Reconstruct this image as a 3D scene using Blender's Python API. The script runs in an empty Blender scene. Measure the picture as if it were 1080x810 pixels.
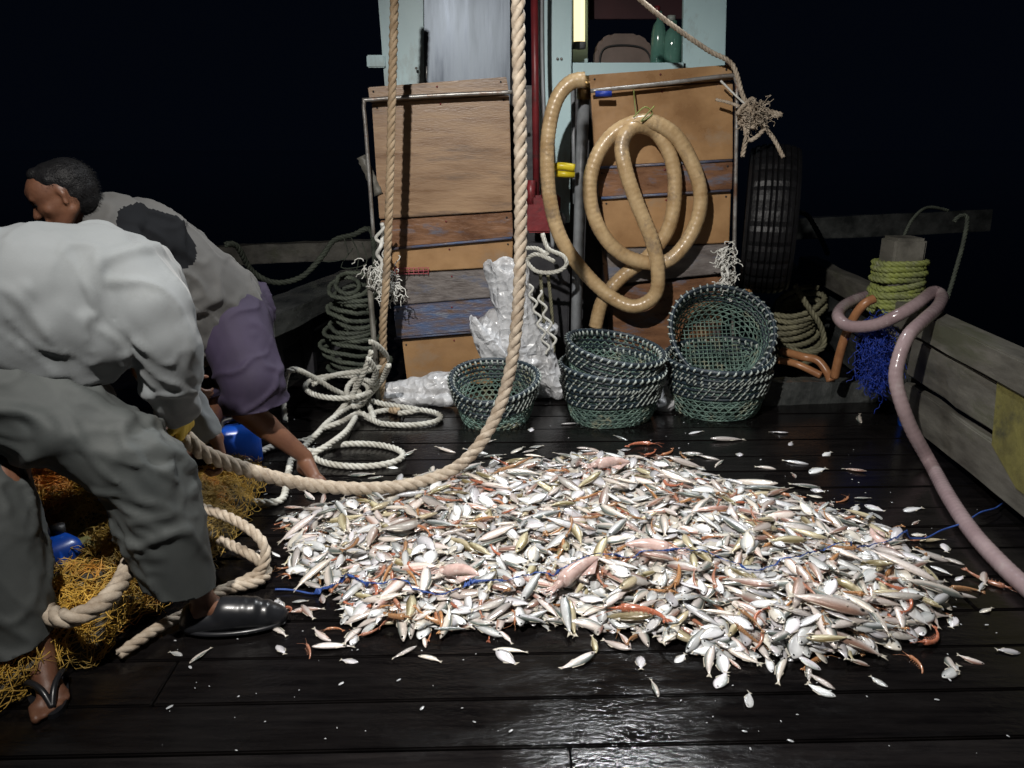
import bpy, bmesh, math, random
import numpy as np
from mathutils import Vector, Matrix, Euler, noise
random.seed(7); np.random.seed(7)
R = math.radians
scene = bpy.context.scene
COL = scene.collection

# ------------------------------------------------------------ camera, world, light
H = 1.45; PITCH = R(17); F = 816.0
cam_d = bpy.data.cameras.new('camera'); cam = bpy.data.objects.new('camera', cam_d); COL.objects.link(cam)
cam.location = (0, 0, H); cam.rotation_euler = (R(90) - PITCH, 0, 0)
cam_d.sensor_width = 36; cam_d.lens = F / 1080 * 36; cam_d.clip_end = 2000; cam_d.clip_start = 0.05
scene.camera = cam
w = bpy.data.worlds.new('World'); scene.world = w; w.use_nodes = True
wn = w.node_tree.nodes; wl = w.node_tree.links
bg = wn['Background']
sky = wn.new('ShaderNodeTexSky'); sky.sky_type = 'NISHITA'; sky.sun_disc = False
sky.sun_elevation = R(-4); sky.sun_rotation = R(180)
night = wn.new('ShaderNodeMixRGB'); night.blend_type = 'ADD'; night.inputs[0].default_value = 1
night.inputs[2].default_value = (0.0016, 0.0028, 0.0062, 1)
sc = wn.new('ShaderNodeMixRGB'); sc.blend_type = 'MULTIPLY'; sc.inputs[0].default_value = 1; sc.inputs[2].default_value = (0.002, 0.002, 0.002, 1)
wl.new(sky.outputs[0], sc.inputs[1]); wl.new(sc.outputs[0], night.inputs[1]); wl.new(night.outputs[0], bg.inputs[0])
bg.inputs[1].default_value = 0.5

def spot(name, loc, target, watts, angle, blend, color, radius):
    d = bpy.data.lights.new(name, 'SPOT'); d.energy = watts; d.spot_size = R(angle); d.spot_blend = blend
    d.color = color; d.shadow_soft_size = radius
    o = bpy.data.objects.new(name, d); COL.objects.link(o); o.location = loc
    o.rotation_euler = (Vector(target) - Vector(loc)).to_track_quat('-Z', 'Y').to_euler()
    return o
# deck floodlights: one on the mast behind the photographer, one on the wheelhouse roof
spot('mast_floodlight', (-0.75, 0.55, 3.1), (0.10, 3.3, 0.5), 720, 84, 0.9, (1.0, 0.955, 0.90), 0.045)
spot('roof_floodlight', (0.75, 4.25, 3.5), (0.05, 2.5, 0.0), 470, 80, 0.9, (0.95, 0.98, 1.0), 0.11)
scene.view_settings.view_transform = 'Standard'; scene.view_settings.look = 'None'
scene.view_settings.exposure = 0.0; scene.view_settings.gamma = 1
scene.view_settings.use_curve_mapping = False

# ------------------------------------------------------------ helpers
def ray(px, py):
    u = (px - 540) / F; v = (405 - py) / F
    c, s = math.cos(PITCH), math.sin(PITCH)
    return Vector((u, c + v * s, -s + v * c))
def D(px, py, Y):
    r = ray(px, py); t = Y / r.y
    return Vector((0, 0, H)) + r * t
def G(px, py, z=0.0):
    r = ray(px, py); t = (z - H) / r.z
    return Vector((0, 0, H)) + r * t

def tag(o, label=None, cat=None, group=None, kind=None):
    if label: o['label'] = label
    if cat: o['category'] = cat
    if group: o['group'] = group
    if kind: o['kind'] = kind
    return o
def empty(name, loc, label, cat, group=None):
    o = bpy.data.objects.new(name, None); COL.objects.link(o); o.location = loc; o.empty_display_size = .1
    return tag(o, label, cat, group)

class MB:
    def __init__(s): s.v = []; s.f = []; s.m = []; s.c = []
    def add(s, verts, faces, mi=0, col=None):
        b = len(s.v); s.v += [tuple(x) for x in verts]; s.f += [tuple(b + i for i in f) for f in faces]; s.m += [mi] * len(faces)
        s.c += (list(col) if isinstance(col, list) else [col or (1, 1, 1)] * len(verts))
    def box(s, c, size, rot=None, mi=0):
        x, y, z = [k / 2 for k in size]
        P = [Vector((a * x, b * y, d * z)) for a in (-1, 1) for b in (-1, 1) for d in (-1, 1)]
        if rot is not None: P = [rot @ p for p in P]
        P = [p + Vector(c) for p in P]
        s.add(P, [(0, 1, 3, 2), (4, 6, 7, 5), (0, 4, 5, 1), (2, 3, 7, 6), (0, 2, 6, 4), (1, 5, 7, 3)], mi)
    def prism(s, quad, back):
        n = len(quad); P = [Vector(q) for q in quad] + [Vector(q) + Vector(back) for q in quad]
        f = [tuple(range(n))[::-1], tuple(range(n, 2 * n))] + [(i, (i + 1) % n, (i + 1) % n + n, i + n) for i in range(n)]
        s.add(P, f)
    def tube(s, pts, rad, sides=8, closed=False, caps=True, mi=0, col=None):
        n = len(pts); fr = frames(pts, closed)
        V = []
        for i, p in enumerate(pts):
            r = rad[i] if hasattr(rad, '__len__') else rad
            a, b = fr[i]
            for k in range(sides):
                t = 2 * math.pi * k / sides
                V.append(p + a * (math.cos(t) * r) + b * (math.sin(t) * r))
        Fc = []
        for i in range(n if closed else n - 1):
            j = (i + 1) % n
            for k in range(sides):
                l = (k + 1) % sides
                Fc.append((i * sides + k, i * sides + l, j * sides + l, j * sides + k))
        if caps and not closed:
            Fc.append(tuple(range(sides))[::-1]); Fc.append(tuple((n - 1) * sides + k for k in range(sides)))
        s.add(V, Fc, mi, col)
    def rope(s, pts, Rr, step=None, sides=6, closed=False, mi=0, strands=3):
        step = step or Rr * .9
        pts = resample(pts, step, closed); fr = frames(pts, closed)
        pitch = Rr * 5.2; L = len(pts)
        for q in range(strands):
            P = []
            for i, p in enumerate(pts):
                a, b = fr[i]; t = 2 * math.pi * (i * step / pitch + q / strands)
                P.append(p + a * (math.cos(t) * Rr * .5) + b * (math.sin(t) * Rr * .5))
            s.tube(P, Rr * .55, sides, closed, True, mi)
    def build(s, name, mats, parent=None, smooth=True, bevel=0):
        me = bpy.data.meshes.new(name); me.from_pydata(s.v, [], s.f)
        for m in (mats if isinstance(mats, (list, tuple)) else [mats]): me.materials.append(m)
        me.polygons.foreach_set('material_index', s.m)
        if any(c != (1, 1, 1) for c in s.c):
            at = me.color_attributes.new('col', 'FLOAT_COLOR', 'POINT')
            arr = np.ones((len(s.v), 4)); arr[:, :3] = np.array(s.c); at.data.foreach_set('color', arr.ravel())
        bm = bmesh.new(); bm.from_mesh(me); bmesh.ops.recalc_face_normals(bm, faces=bm.faces)
        if bevel: bmesh.ops.bevel(bm, geom=bm.edges[:], offset=bevel, segments=2, affect='EDGES', clamp_overlap=True)
        bm.to_mesh(me); bm.free()
        if smooth and not bevel: me.polygons.foreach_set('use_smooth', [True] * len(me.polygons))
        return link(name, me, parent)

def link(name, me, parent=None):
    o = bpy.data.objects.new(name, me); COL.objects.link(o)
    if parent is not None:
        o.parent = parent; o.matrix_parent_inverse = parent_world(parent).inverted()
    return o
def parent_world(p):
    m = p.matrix_basis.copy()
    q = p
    while q.parent:
        m = q.parent.matrix_basis @ q.matrix_parent_inverse @ m if False else (q.parent.matrix_basis @ q.matrix_parent_inverse @ m)
        q = q.parent
    return m
def frames(pts, closed=False):
    n = len(pts); T = []
    for i in range(n):
        a = pts[i - 1] if (i > 0 or closed) else pts[i]; b = pts[(i + 1) % n] if (i < n - 1 or closed) else pts[i]
        d = (b - a); T.append(d.normalized() if d.length > 1e-9 else Vector((0, 0, 1)))
    u = T[0].orthogonal().normalized(); out = []
    for i in range(n):
        u = (u - T[i] * u.dot(T[i]))
        u = u.normalized() if u.length > 1e-6 else T[i].orthogonal().normalized()
        out.append((u, T[i].cross(u)))
    return out
def catmull(P, n=10, closed=False):
    P = [Vector(p) for p in P]; out = []; m = len(P)
    for i in range(m if closed else m - 1):
        if closed: p0, p1, p2, p3 = P[i - 1], P[i], P[(i + 1) % m], P[(i + 2) % m]
        else: p0, p1, p2, p3 = P[max(i - 1, 0)], P[i], P[i + 1], P[min(i + 2, m - 1)]
        for k in range(n):
            t = k / n
            out.append(.5 * ((2 * p1) + (p2 - p0) * t + (2 * p0 - 5 * p1 + 4 * p2 - p3) * t * t + (3 * p1 - p0 - 3 * p2 + p3) * t ** 3))
    if not closed: out.append(P[-1])
    return out
def resample(P, step, closed=False):
    A = np.array([tuple(p) for p in P] + ([tuple(P[0])] if closed else [])); d = np.r_[0, np.cumsum(np.linalg.norm(np.diff(A, axis=0), axis=1))]
    n = max(2, int(d[-1] / step) + 1); s = np.linspace(0, d[-1], n + 1 if closed else n)
    o = [Vector((np.interp(x, d, A[:, 0]), np.interp(x, d, A[:, 1]), np.interp(x, d, A[:, 2]))) for x in s]
    return o[:-1] if closed else o

def mat(name, c1, c2=None, c3=None, rough=.5, scale=4, stretch=(1, 1, 1), bump=.0, bscale=None, metal=0, spec=.5, coat=0, rvar=0, detail=8, trans=0, alpha=1, attr=False, lo=.35, hi=.65, sss=0, sheen=0, bdist=.01):
    m = bpy.data.materials.new(name); m.use_nodes = True; nt = m.node_tree; N = nt.nodes; L = nt.links
    b = N['Principled BSDF']; b.inputs['Roughness'].default_value = rough; b.inputs['Metallic'].default_value = metal
    b.inputs['Specular IOR Level'].default_value = spec; b.inputs['Coat Weight'].default_value = coat; b.inputs['Coat Roughness'].default_value = .12
    b.inputs['Transmission Weight'].default_value = trans; b.inputs['Alpha'].default_value = alpha
    b.inputs['Subsurface Weight'].default_value = sss; b.inputs['Subsurface Radius'].default_value = (.01, .004, .003)
    b.inputs['Sheen Weight'].default_value = sheen
    tc = N.new('ShaderNodeTexCoord'); mp = N.new('ShaderNodeMapping'); mp.inputs['Scale'].default_value = stretch
    L.new(tc.outputs['Object'], mp.inputs[0])
    nz = N.new('ShaderNodeTexNoise'); nz.inputs['Scale'].default_value = scale; nz.inputs['Detail'].default_value = detail; nz.inputs['Roughness'].default_value = .62
    L.new(mp.outputs[0], nz.inputs['Vector'])
    cr = N.new('ShaderNodeValToRGB'); L.new(nz.outputs['Fac'], cr.inputs[0])
    c2 = c2 or tuple(x * .7 for x in c1)
    cr.color_ramp.elements[0].position = lo; cr.color_ramp.elements[0].color = (*c2, 1)
    cr.color_ramp.elements[1].position = hi; cr.color_ramp.elements[1].color = (*c1, 1)
    out = cr.outputs[0]
    if c3:
        n2 = N.new('ShaderNodeTexNoise'); n2.inputs['Scale'].default_value = scale * .55; n2.inputs['Detail'].default_value = 10; n2.inputs['Roughness'].default_value = .7
        mp2 = N.new('ShaderNodeMapping'); mp2.inputs['Location'].default_value = (3.1, 7.7, 1.3); mp2.inputs['Scale'].default_value = stretch
        L.new(tc.outputs['Object'], mp2.inputs[0]); L.new(mp2.outputs[0], n2.inputs['Vector'])
        r2 = N.new('ShaderNodeValToRGB'); r2.color_ramp.elements[0].position = .54; r2.color_ramp.elements[1].position = .64
        L.new(n2.outputs['Fac'], r2.inputs[0])
        mx = N.new('ShaderNodeMixRGB'); L.new(r2.outputs[0], mx.inputs[0]); L.new(out, mx.inputs[1]); mx.inputs[2].default_value = (*c3, 1); out = mx.outputs[0]
    if attr:
        at = N.new('ShaderNodeAttribute'); at.attribute_name = 'col'
        mx = N.new('ShaderNodeMixRGB'); mx.blend_type = 'MULTIPLY'; mx.inputs[0].default_value = 1
        L.new(out, mx.inputs[1]); L.new(at.outputs['Color'], mx.inputs[2]); out = mx.outputs[0]
    L.new(out, b.inputs['Base Color'])
    if rvar:
        mr = N.new('ShaderNodeMapRange'); mr.inputs[3].default_value = max(.02, rough - rvar); mr.inputs[4].default_value = min(1, rough + rvar)
        mr.inputs[1].default_value = .3; mr.inputs[2].default_value = .7
        L.new(nz.outputs['Fac'], mr.inputs[0]); L.new(mr.outputs[0], b.inputs['Roughness'])
    if bump:
        nb = N.new('ShaderNodeTexNoise'); nb.inputs['Scale'].default_value = bscale or scale * 3; nb.inputs['Detail'].default_value = 6
        L.new(mp.outputs[0], nb.inputs['Vector'])
        bp = N.new('ShaderNodeBump'); bp.inputs['Strength'].default_value = bump; bp.inputs['Distance'].default_value = bdist
        L.new(nb.outputs['Fac'], bp.inputs['Height']); L.new(bp.outputs[0], b.inputs['Normal'])
    return m

M = {}
M['ply'] = mat('weathered plywood', (.35, .225, .125), (.21, .125, .07), (.17, .11, .07), rough=.38, scale=3.4, stretch=(.7, 1, 5.5), bump=.12, bscale=40, rvar=.14)
M['ply2'] = mat('orange plywood', (.42, .25, .115), (.25, .14, .065), (.32, .23, .15), rough=.35, scale=2.6, stretch=(1, 1, 1.2), bump=.2, bscale=18, rvar=.14)
M['blueboard'] = mat('blue painted board', (.07, .12, .24), (.15, .10, .075), (.22, .24, .28), rough=.4, scale=7, stretch=(1, 1, 4), bump=.4, bscale=30, rvar=.15)
M['greyboard'] = mat('grey worn board', (.20, .18, .17), (.10, .085, .08), (.12, .13, .17), rough=.5, scale=8, stretch=(1, 1, 3), bump=.4, rvar=.1)
M['brownboard'] = mat('brown wet board', (.24, .12, .06), (.12, .06, .035), (.13, .13, .16), rough=.32, scale=6, stretch=(1, 1, 3), bump=.3, rvar=.12)
M['darkboard'] = mat('dark board', (.05, .05, .055), (.025, .025, .03), rough=.4, scale=6, bump=.3)
M['cabin'] = mat('pale blue paint', (.55, .76, .80), (.46, .66, .71), (.34, .42, .42), rough=.4, scale=3, stretch=(1, 1, .5), bump=.08, detail=10, lo=.3, hi=.6)
M['steel'] = mat('stainless sheet', (.15, .175, .205), (.04, .05, .065), rough=.36, scale=2.6, stretch=(4, 1, .5), metal=.6, rvar=.1, bump=.1, bscale=3)  # light and dark vertical streaks in the colour imitate reflections on the sheet
M['pipe'] = mat('galvanised pipe', (.42, .42, .41), (.22, .20, .18), (.20, .11, .07), rough=.35, scale=14, metal=.5, bump=.2)
M['pvc'] = mat('grey pipe', (.26, .28, .30), (.17, .18, .19), rough=.4, scale=8)
M['red'] = mat('red oxide paint', (.22, .025, .03), (.12, .015, .02), (.06, .03, .03), rough=.4, scale=9, bump=.2)
M['black'] = mat('black paint', (.02, .02, .022), rough=.5, bump=.2)
M['rope'] = mat('cream manila rope', (.52, .45, .36), (.30, .235, .17), (.27, .22, .17), rough=.75, scale=22, bump=.5, bscale=260, bdist=.003)
M['ropetan'] = mat('tan rope', (.42, .32, .21), (.26, .18, .105), (.22, .17, .12), rough=.75, scale=12, bump=.5, bscale=260, bdist=.003)
M['ropewhite'] = mat('white nylon rope', (.60, .60, .55), (.40, .39, .34), rough=.6, scale=14, bump=.4, bscale=300, bdist=.003)
M['ropegreen'] = mat('dull green rope', (.085, .10, .075), (.04, .048, .038), rough=.7, scale=12, bump=.4, bscale=260, bdist=.003)
M['ropeolive'] = mat('olive brown rope', (.19, .18, .11), (.10, .095, .06), rough=.7, scale=12, bump=.4, bscale=260, bdist=.003)
M['ropeyellow'] = mat('yellow green rope', (.24, .28, .06), (.16, .18, .08), (.22, .23, .15), rough=.65, scale=10, bump=.4, bscale=260, bdist=.003)
M['hosetan'] = mat('amber hose', (.52, .38, .21), (.36, .24, .12), (.26, .19, .12), rough=.34, scale=12, bump=.15, bscale=40, coat=.12, rvar=.1)
M['hosepink'] = mat('milky hose', (.34, .26, .27), (.25, .18, .19), (.38, .32, .32), rough=.22, scale=7, coat=.4, bump=.1)
M['hoseorange'] = mat('orange pipe', (.42, .20, .09), (.25, .11, .05), rough=.35, scale=9)
M['tyre'] = mat('tyre rubber', (.007, .007, .008), (.004, .004, .005), rough=.45, scale=18, bump=.3, spec=.3)
M['bag'] = mat('white plastic bag', (.68, .69, .71), (.55, .56, .58), rough=.42, scale=5, bump=.6, bscale=16, spec=.6, coat=.25, bdist=.01, rvar=.1, trans=.25)
M['bagclear'] = mat('clear plastic bag', (.82, .84, .87), (.7, .72, .75), rough=.3, scale=3, bump=.5, bscale=20, trans=.1, spec=.6, alpha=.72, coat=.1)
M['bwire'] = mat('basket net green', (.20, .31, .26), (.05, .09, .08), (.30, .30, .21), rough=.45, scale=16)
M['bdark'] = mat('basket navy cord', (.018, .035, .05), (.01, .015, .02), rough=.5, scale=20)
M['blash'] = mat('basket lashing', (.42, .47, .44), (.26, .30, .28), rough=.5, scale=20)
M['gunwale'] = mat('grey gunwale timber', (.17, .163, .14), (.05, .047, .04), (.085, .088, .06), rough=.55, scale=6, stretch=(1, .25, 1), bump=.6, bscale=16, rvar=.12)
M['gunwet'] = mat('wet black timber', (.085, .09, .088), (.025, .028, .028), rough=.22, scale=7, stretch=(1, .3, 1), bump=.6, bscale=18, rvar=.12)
M['ypaint'] = mat('yellow green paint', (.19, .175, .055), (.12, .11, .04), (.07, .07, .04), rough=.5, scale=9, bump=.4)
M['blue'] = mat('blue plastic', (.006, .07, .42), (.004, .04, .26), rough=.3, scale=6)
M['bluecord'] = mat('blue cord', (.03, .09, .34), (.015, .04, .18), rough=.5, scale=30)
M['bluenet'] = mat('blue net twine', (.012, .045, .36), (.006, .02, .18), rough=.5, scale=30)
M['yellow'] = mat('yellow plastic', (.75, .62, .02), (.55, .42, .02), rough=.35, scale=8)
M['whitefray'] = mat('frayed white twine', (.72, .72, .68), (.5, .5, .46), rough=.7, scale=20)
M['netgold'] = mat('gold net twine', (.66, .40, .06), (.30, .20, .05), (.66, .20, .02), rough=.55, scale=4, lo=.4, hi=.6)
M['netdark'] = mat('dark net', (.06, .045, .02), (.025, .02, .012), rough=.6, scale=18, bump=.6)
M['skin'] = mat('brown skin', (.165, .075, .042), (.115, .050, .030), rough=.5, scale=9, bump=.12, bscale=60, sss=.08, spec=.5)
M['hair'] = mat('black hair', (.006, .006, .007), (.010, .010, .011), rough=.5, scale=60, bump=.4, bscale=160, spec=.2)
M['shirtw'] = mat('light grey cotton', (.17, .183, .19), (.135, .147, .152), (.12, .13, .132), rough=.85, scale=3, bump=.15, bscale=240, sheen=.15, bdist=.002, lo=.3, hi=.7)
M['shirtg'] = mat('mid grey cotton', (.085, .085, .083), (.062, .062, .061), rough=.85, scale=4, bump=.15, bscale=240, sheen=.1, bdist=.002)
M['shirtb'] = mat('charcoal cotton', (.010, .011, .013), rough=.9, scale=4, spec=.1)
M['trous'] = mat('grey green trousers', (.062, .068, .066), (.036, .042, .042), (.085, .085, .075), rough=.75, scale=2.5, bump=.15, bscale=240, bdist=.002)
M['shorts'] = mat('purple shorts', (.028, .019, .046), (.019, .013, .033), rough=.8, scale=4, bump=.15, bscale=240, bdist=.002)
M['shoe'] = mat('black rubber shoe', (.014, .015, .018), rough=.34, scale=6, coat=.1)
M['glove'] = mat('yellow glove', (.62, .45, .03), (.45, .30, .02), rough=.6, scale=12)
M['eye'] = mat('eye dark', (.01, .01, .01), (.01, .01, .01), rough=.1)
M['fish'] = mat('fish skin', (1, 1, 1), (.84, .84, .85), rough=.2, scale=26, metal=.12, spec=.8, rvar=.1, attr=True, coat=.55, bump=.35, bscale=140, bdist=.002)
M['fin'] = mat('fish fin', (.62, .58, .48), (.42, .38, .32), rough=.35, scale=60)
M['shrimp'] = mat('shrimp shell', (.46, .23, .12), (.24, .11, .06), (.50, .36, .26), rough=.22, scale=40, coat=.5, attr=True)
M['squid'] = mat('squid skin', (.62, .47, .43), (.46, .31, .28), (.70, .60, .56), rough=.2, scale=9, coat=.6, sss=.1, attr=True)
M['plum'] = mat('maroon board', (.06, .012, .02), rough=.6)
M['seat'] = mat('brown vinyl', (.17, .12, .10), (.12, .085, .07), rough=.5, scale=8)
M['glass'] = mat('green glass', (.20, .42, .34), (.12, .30, .25), rough=.08, scale=8, spec=.8, trans=.4)
M['pink'] = mat('pink plastic', (.50, .12, .14), rough=.5)
M['brass'] = mat('brass', (.40, .26, .10), (.2, .13, .06), rough=.35, metal=.8, scale=14)
M['flake'] = mat('fish scale flakes', (.42, .43, .44), (.28, .29, .30), rough=.25, scale=30)

for k in ('bag', 'bagclear'):
    nt = M[k].node_tree; N = nt.nodes; vo = N.new('ShaderNodeTexVoronoi'); vo.inputs['Scale'].default_value = 22; vo.feature = 'F1'
    tc = N.new('ShaderNodeTexCoord'); ds = N.new('ShaderNodeTexNoise'); ds.inputs['Scale'].default_value = 9; ad = N.new('ShaderNodeVectorMath'); ad.operation = 'MULTIPLY_ADD'; ad.inputs[1].default_value = (.12, .12, .12)
    nt.links.new(tc.outputs['Object'], ds.inputs['Vector']); nt.links.new(ds.outputs['Color'], ad.inputs[0]); nt.links.new(tc.outputs['Object'], ad.inputs[2]); nt.links.new(ad.outputs[0], vo.inputs['Vector'])
    bp = N.new('ShaderNodeBump'); bp.inputs['Strength'].default_value = .8; bp.inputs['Distance'].default_value = .02
    nt.links.new(vo.outputs['Distance'], bp.inputs['Height']); nt.links.new(bp.outputs[0], N['Principled BSDF'].inputs['Normal'])
# wet deck
def deck_mat(name, dry):
    m = bpy.data.materials.new(name); m.use_nodes = True; N = m.node_tree.nodes; L = m.node_tree.links; b = N['Principled BSDF']
    tc = N.new('ShaderNodeTexCoord'); mp = N.new('ShaderNodeMapping'); mp.inputs['Scale'].default_value = (.8, 9, 4); L.new(tc.outputs['Object'], mp.inputs[0])
    g = N.new('ShaderNodeTexNoise'); g.inputs['Scale'].default_value = 4; g.inputs['Detail'].default_value = 10; g.inputs['Roughness'].default_value = .7; L.new(mp.outputs[0], g.inputs['Vector'])
    cr = N.new('ShaderNodeValToRGB'); L.new(g.outputs['Fac'], cr.inputs[0])
    k = 1.9 if dry else 1
    cr.color_ramp.elements[0].position = .35; cr.color_ramp.elements[0].color = (.0025 * k, .0022 * k, .0024 * k, 1)
    cr.color_ramp.elements[1].position = .75; cr.color_ramp.elements[1].color = (.0095 * k, .0082 * k, .0080 * k, 1)
    L.new(cr.outputs[0], b.inputs['Base Color'])
    wv = N.new('ShaderNodeTexNoise'); wv.inputs['Scale'].default_value = 2.6; wv.inputs['Detail'].default_value = 12; wv.inputs['Roughness'].default_value = .72
    mp2 = N.new('ShaderNodeMapping'); mp2.inputs['Scale'].default_value = (1, 2.2, 1); L.new(tc.outputs['Object'], mp2.inputs[0]); L.new(mp2.outputs[0], wv.inputs['Vector'])
    mr = N.new('ShaderNodeMapRange'); mr.inputs[1].default_value = .42; mr.inputs[2].default_value = .58
    mr.inputs[3].default_value = .05; mr.inputs[4].default_value = .22
    L.new(wv.outputs['Fac'], mr.inputs[0]); L.new(mr.outputs[0], b.inputs['Roughness'])
    b.inputs['Specular IOR Level'].default_value = .32
    bp = N.new('ShaderNodeBump'); bp.inputs['Strength'].default_value = .55; bp.inputs['Distance'].default_value = .006
    ad = N.new('ShaderNodeMath'); ad.operation = 'MULTIPLY'
    L.new(g.outputs['Fac'], ad.inputs[0]); L.new(mr.outputs[0], ad.inputs[1])
    fine = N.new('ShaderNodeTexNoise'); fine.inputs['Scale'].default_value = 35; fine.inputs['Detail'].default_value = 5; L.new(mp2.outputs[0], fine.inputs['Vector'])
    ad2 = N.new('ShaderNodeMath'); ad2.operation = 'MULTIPLY_ADD'; ad2.inputs[1].default_value = .34
    L.new(fine.outputs['Fac'], ad2.inputs[0]); L.new(ad.outputs[0], ad2.inputs[2])
    L.new(ad2.outputs[0], bp.inputs['Height']); L.new(bp.outputs[0], b.inputs['Normal'])
    return m
M['deck'] = deck_mat('wet deck timber', False); M['deckdry'] = deck_mat('worn deck timber', True)

# ------------------------------------------------------------ setting
def deck():
    mb = MB(); rot = Matrix.Rotation(R(1.6), 3, 'Z'); rnd = random.Random(3)
    edges = [-0.3, -.02, .22, .46, .70, .94, 1.18, 1.38, 1.60]
    y = 1.60; L = [(a, b) for a, b in zip(edges, edges[1:])]
    while y < 8.0:
        wd = rnd.uniform(.17, .22); L.append((y, y + wd)); y += wd
    for i, (a, b) in enumerate(L):
        cuts = [-2.6] + sorted(rnd.uniform(-2, 2) for _ in range(rnd.choice((0, 1, 1)))) + [2.6]
        if a == 1.38: cuts = [-2.6, .19, 2.6]
        for x0, x1 in zip(cuts, cuts[1:]):
            g = .004; dz = rnd.uniform(-.0025, .0025)
            mb.box(rot @ Vector(((x0 + x1) / 2, (a + b) / 2, -.025 + dz)), (x1 - x0 - .006, b - a - g * 2, .05), rot, 1 if a == 1.38 else 0)
    o = mb.build('deck', [M['deck'], M['deckdry']], bevel=.004); tag(o, kind='structure')
    mb = MB(); mb.box((0, 4, -.07), (5.2, 9, .02)); tag(mb.build('deck_underlayer', M['black']), kind='structure')  # dark sheet added beneath the planks so their gaps look dark
    mb = MB(); mb.box((0, 4, -.9), (5.0, 9, 1.5)); tag(mb.build('hull', M['black']), kind='structure')
deck()
sea = MB(); sea.add([(-900, -900, -1.6), (900, -900, -1.6), (900, 900, -1.6), (-900, 900, -1.6)], [(0, 1, 2, 3)])
M['sea'] = mat('night sea', (.002, .004, .008), (.002, .004, .008), rough=.06, scale=.4, bump=.0, bscale=1.2, bdist=.3)
tag(sea.build('sea', M['sea']), kind='structure')

# gunwales
def beam(mb, a, b, wdt, hgt):
    a = Vector(a); b = Vector(b); d = b - a; rot = d.to_track_quat('Y', 'Z').to_matrix()
    n = 14; V = []; rn = random.Random(int(a.x * 97 + a.z * 31))
    for i in range(n + 1):
        c = a.lerp(b, i / n); j = lambda: rn.uniform(-.005, .005)
        for sx, sz in ((-1, -1), (1, -1), (1, 1), (-1, 1)):
            V.append(c + rot @ Vector((sx * wdt / 2 + j(), 0, sz * hgt / 2 + j())))
    Fc = [(3, 2, 1, 0), tuple(4 * n + k for k in range(4))]
    for i in range(n):
        for k in range(4):
            l = (k + 1) % 4; Fc.append((4 * i + k, 4 * i + l, 4 * i + 4 + l, 4 * i + 4 + k))
    mb.add(V, Fc)
g = empty('bulwark', (2.1, 4, 0), 'weathered grey timber bulwark on the right side of the deck carrying the bollard', 'bulwark')
ga = G(1092, 387, .66); gb_ = G(843, 270, .66); gd = (gb_ - ga).normalized(); ga = ga - gd * 1.2; gx = lambda y: ga.x + (gb_.x - ga.x) * (y - ga.y) / (gb_.y - ga.y)
mb = MB(); beam(mb, (ga.x + .06, ga.y, .595), (gb_.x + .06, gb_.y, .595), .12, .13); mb.build('cap_rail', M['gunwale'], g, bevel=.006)
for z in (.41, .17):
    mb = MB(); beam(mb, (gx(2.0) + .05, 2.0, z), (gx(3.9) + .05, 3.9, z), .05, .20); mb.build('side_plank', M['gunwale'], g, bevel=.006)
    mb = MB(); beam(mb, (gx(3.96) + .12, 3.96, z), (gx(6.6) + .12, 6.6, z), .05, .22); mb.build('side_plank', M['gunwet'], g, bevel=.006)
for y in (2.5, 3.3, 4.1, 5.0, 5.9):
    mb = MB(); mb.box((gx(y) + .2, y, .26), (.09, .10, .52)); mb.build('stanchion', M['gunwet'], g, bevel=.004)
def slab(name, pts, back, m, parent=None, bevel=.004):
    mb = MB(); mb.prism(pts, back); return mb.build(name, m, parent, bevel=bevel)
mb = MB(); mb.prism([(gx(3.08) + .018, 3.08, .60), (gx(2.3) + .018, 2.3, .60), (gx(2.3) + .018, 2.3, .16), (gx(2.8) + .018, 2.8, .16), (gx(3.02) + .018, 3.02, .26)], (.014, 0, 0)); mb.build('paint_patch_board', M['ypaint'], g, bevel=.004)

g = empty('bulwark', (-1.4, 5, 0), 'black wet sloping timber bulwark behind the stooping man in shorts', 'bulwark')
a = D(262, 345, 4.2); b = D(384, 292, 6.2)
mb = MB(); beam(mb, a, b, .30, .12); mb.build('cap_rail', M['gunwet'], g, bevel=.006)
for z in (.36, .14):
    mb = MB(); beam(mb, (a.x - .08, a.y - .3, z), (b.x - .06, b.y, z), .05, .2); mb.build('side_plank', M['darkboard'], g, bevel=.005)
for t in (.15, .4, .65, .9):
    c = a.lerp(b, t); mb = MB(); mb.box((c.x, c.y, c.z / 2 - .03), (.07, .09, c.z - .06)); mb.build('stanchion', M['darkboard'], g, bevel=.004)
mb = MB(); beam(mb, D(215, 270, 6.6), D(400, 262, 6.9), .16, .16)
tag(mb.build('stern_rail', M['gunwale'], bevel=.006), 'dull grey timber rail beyond the green looped rope at left', 'rail')
mb = MB(); beam(mb, D(800, 243, 7.4), D(1042, 232, 7.4), .12, .2)
tag(mb.build('stern_rail', M['gunwet'], bevel=.006), 'dark timber rail behind the tyre and bollard at right', 'rail')
mb = MB(); beam(mb, D(800, 415, 4.35), D(936, 415, 4.45), .12, .17)
tag(mb.build('deck_sill', M['gunwet'], bevel=.008), 'low black timber lying on deck below the bollard hoses', 'timber')

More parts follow.
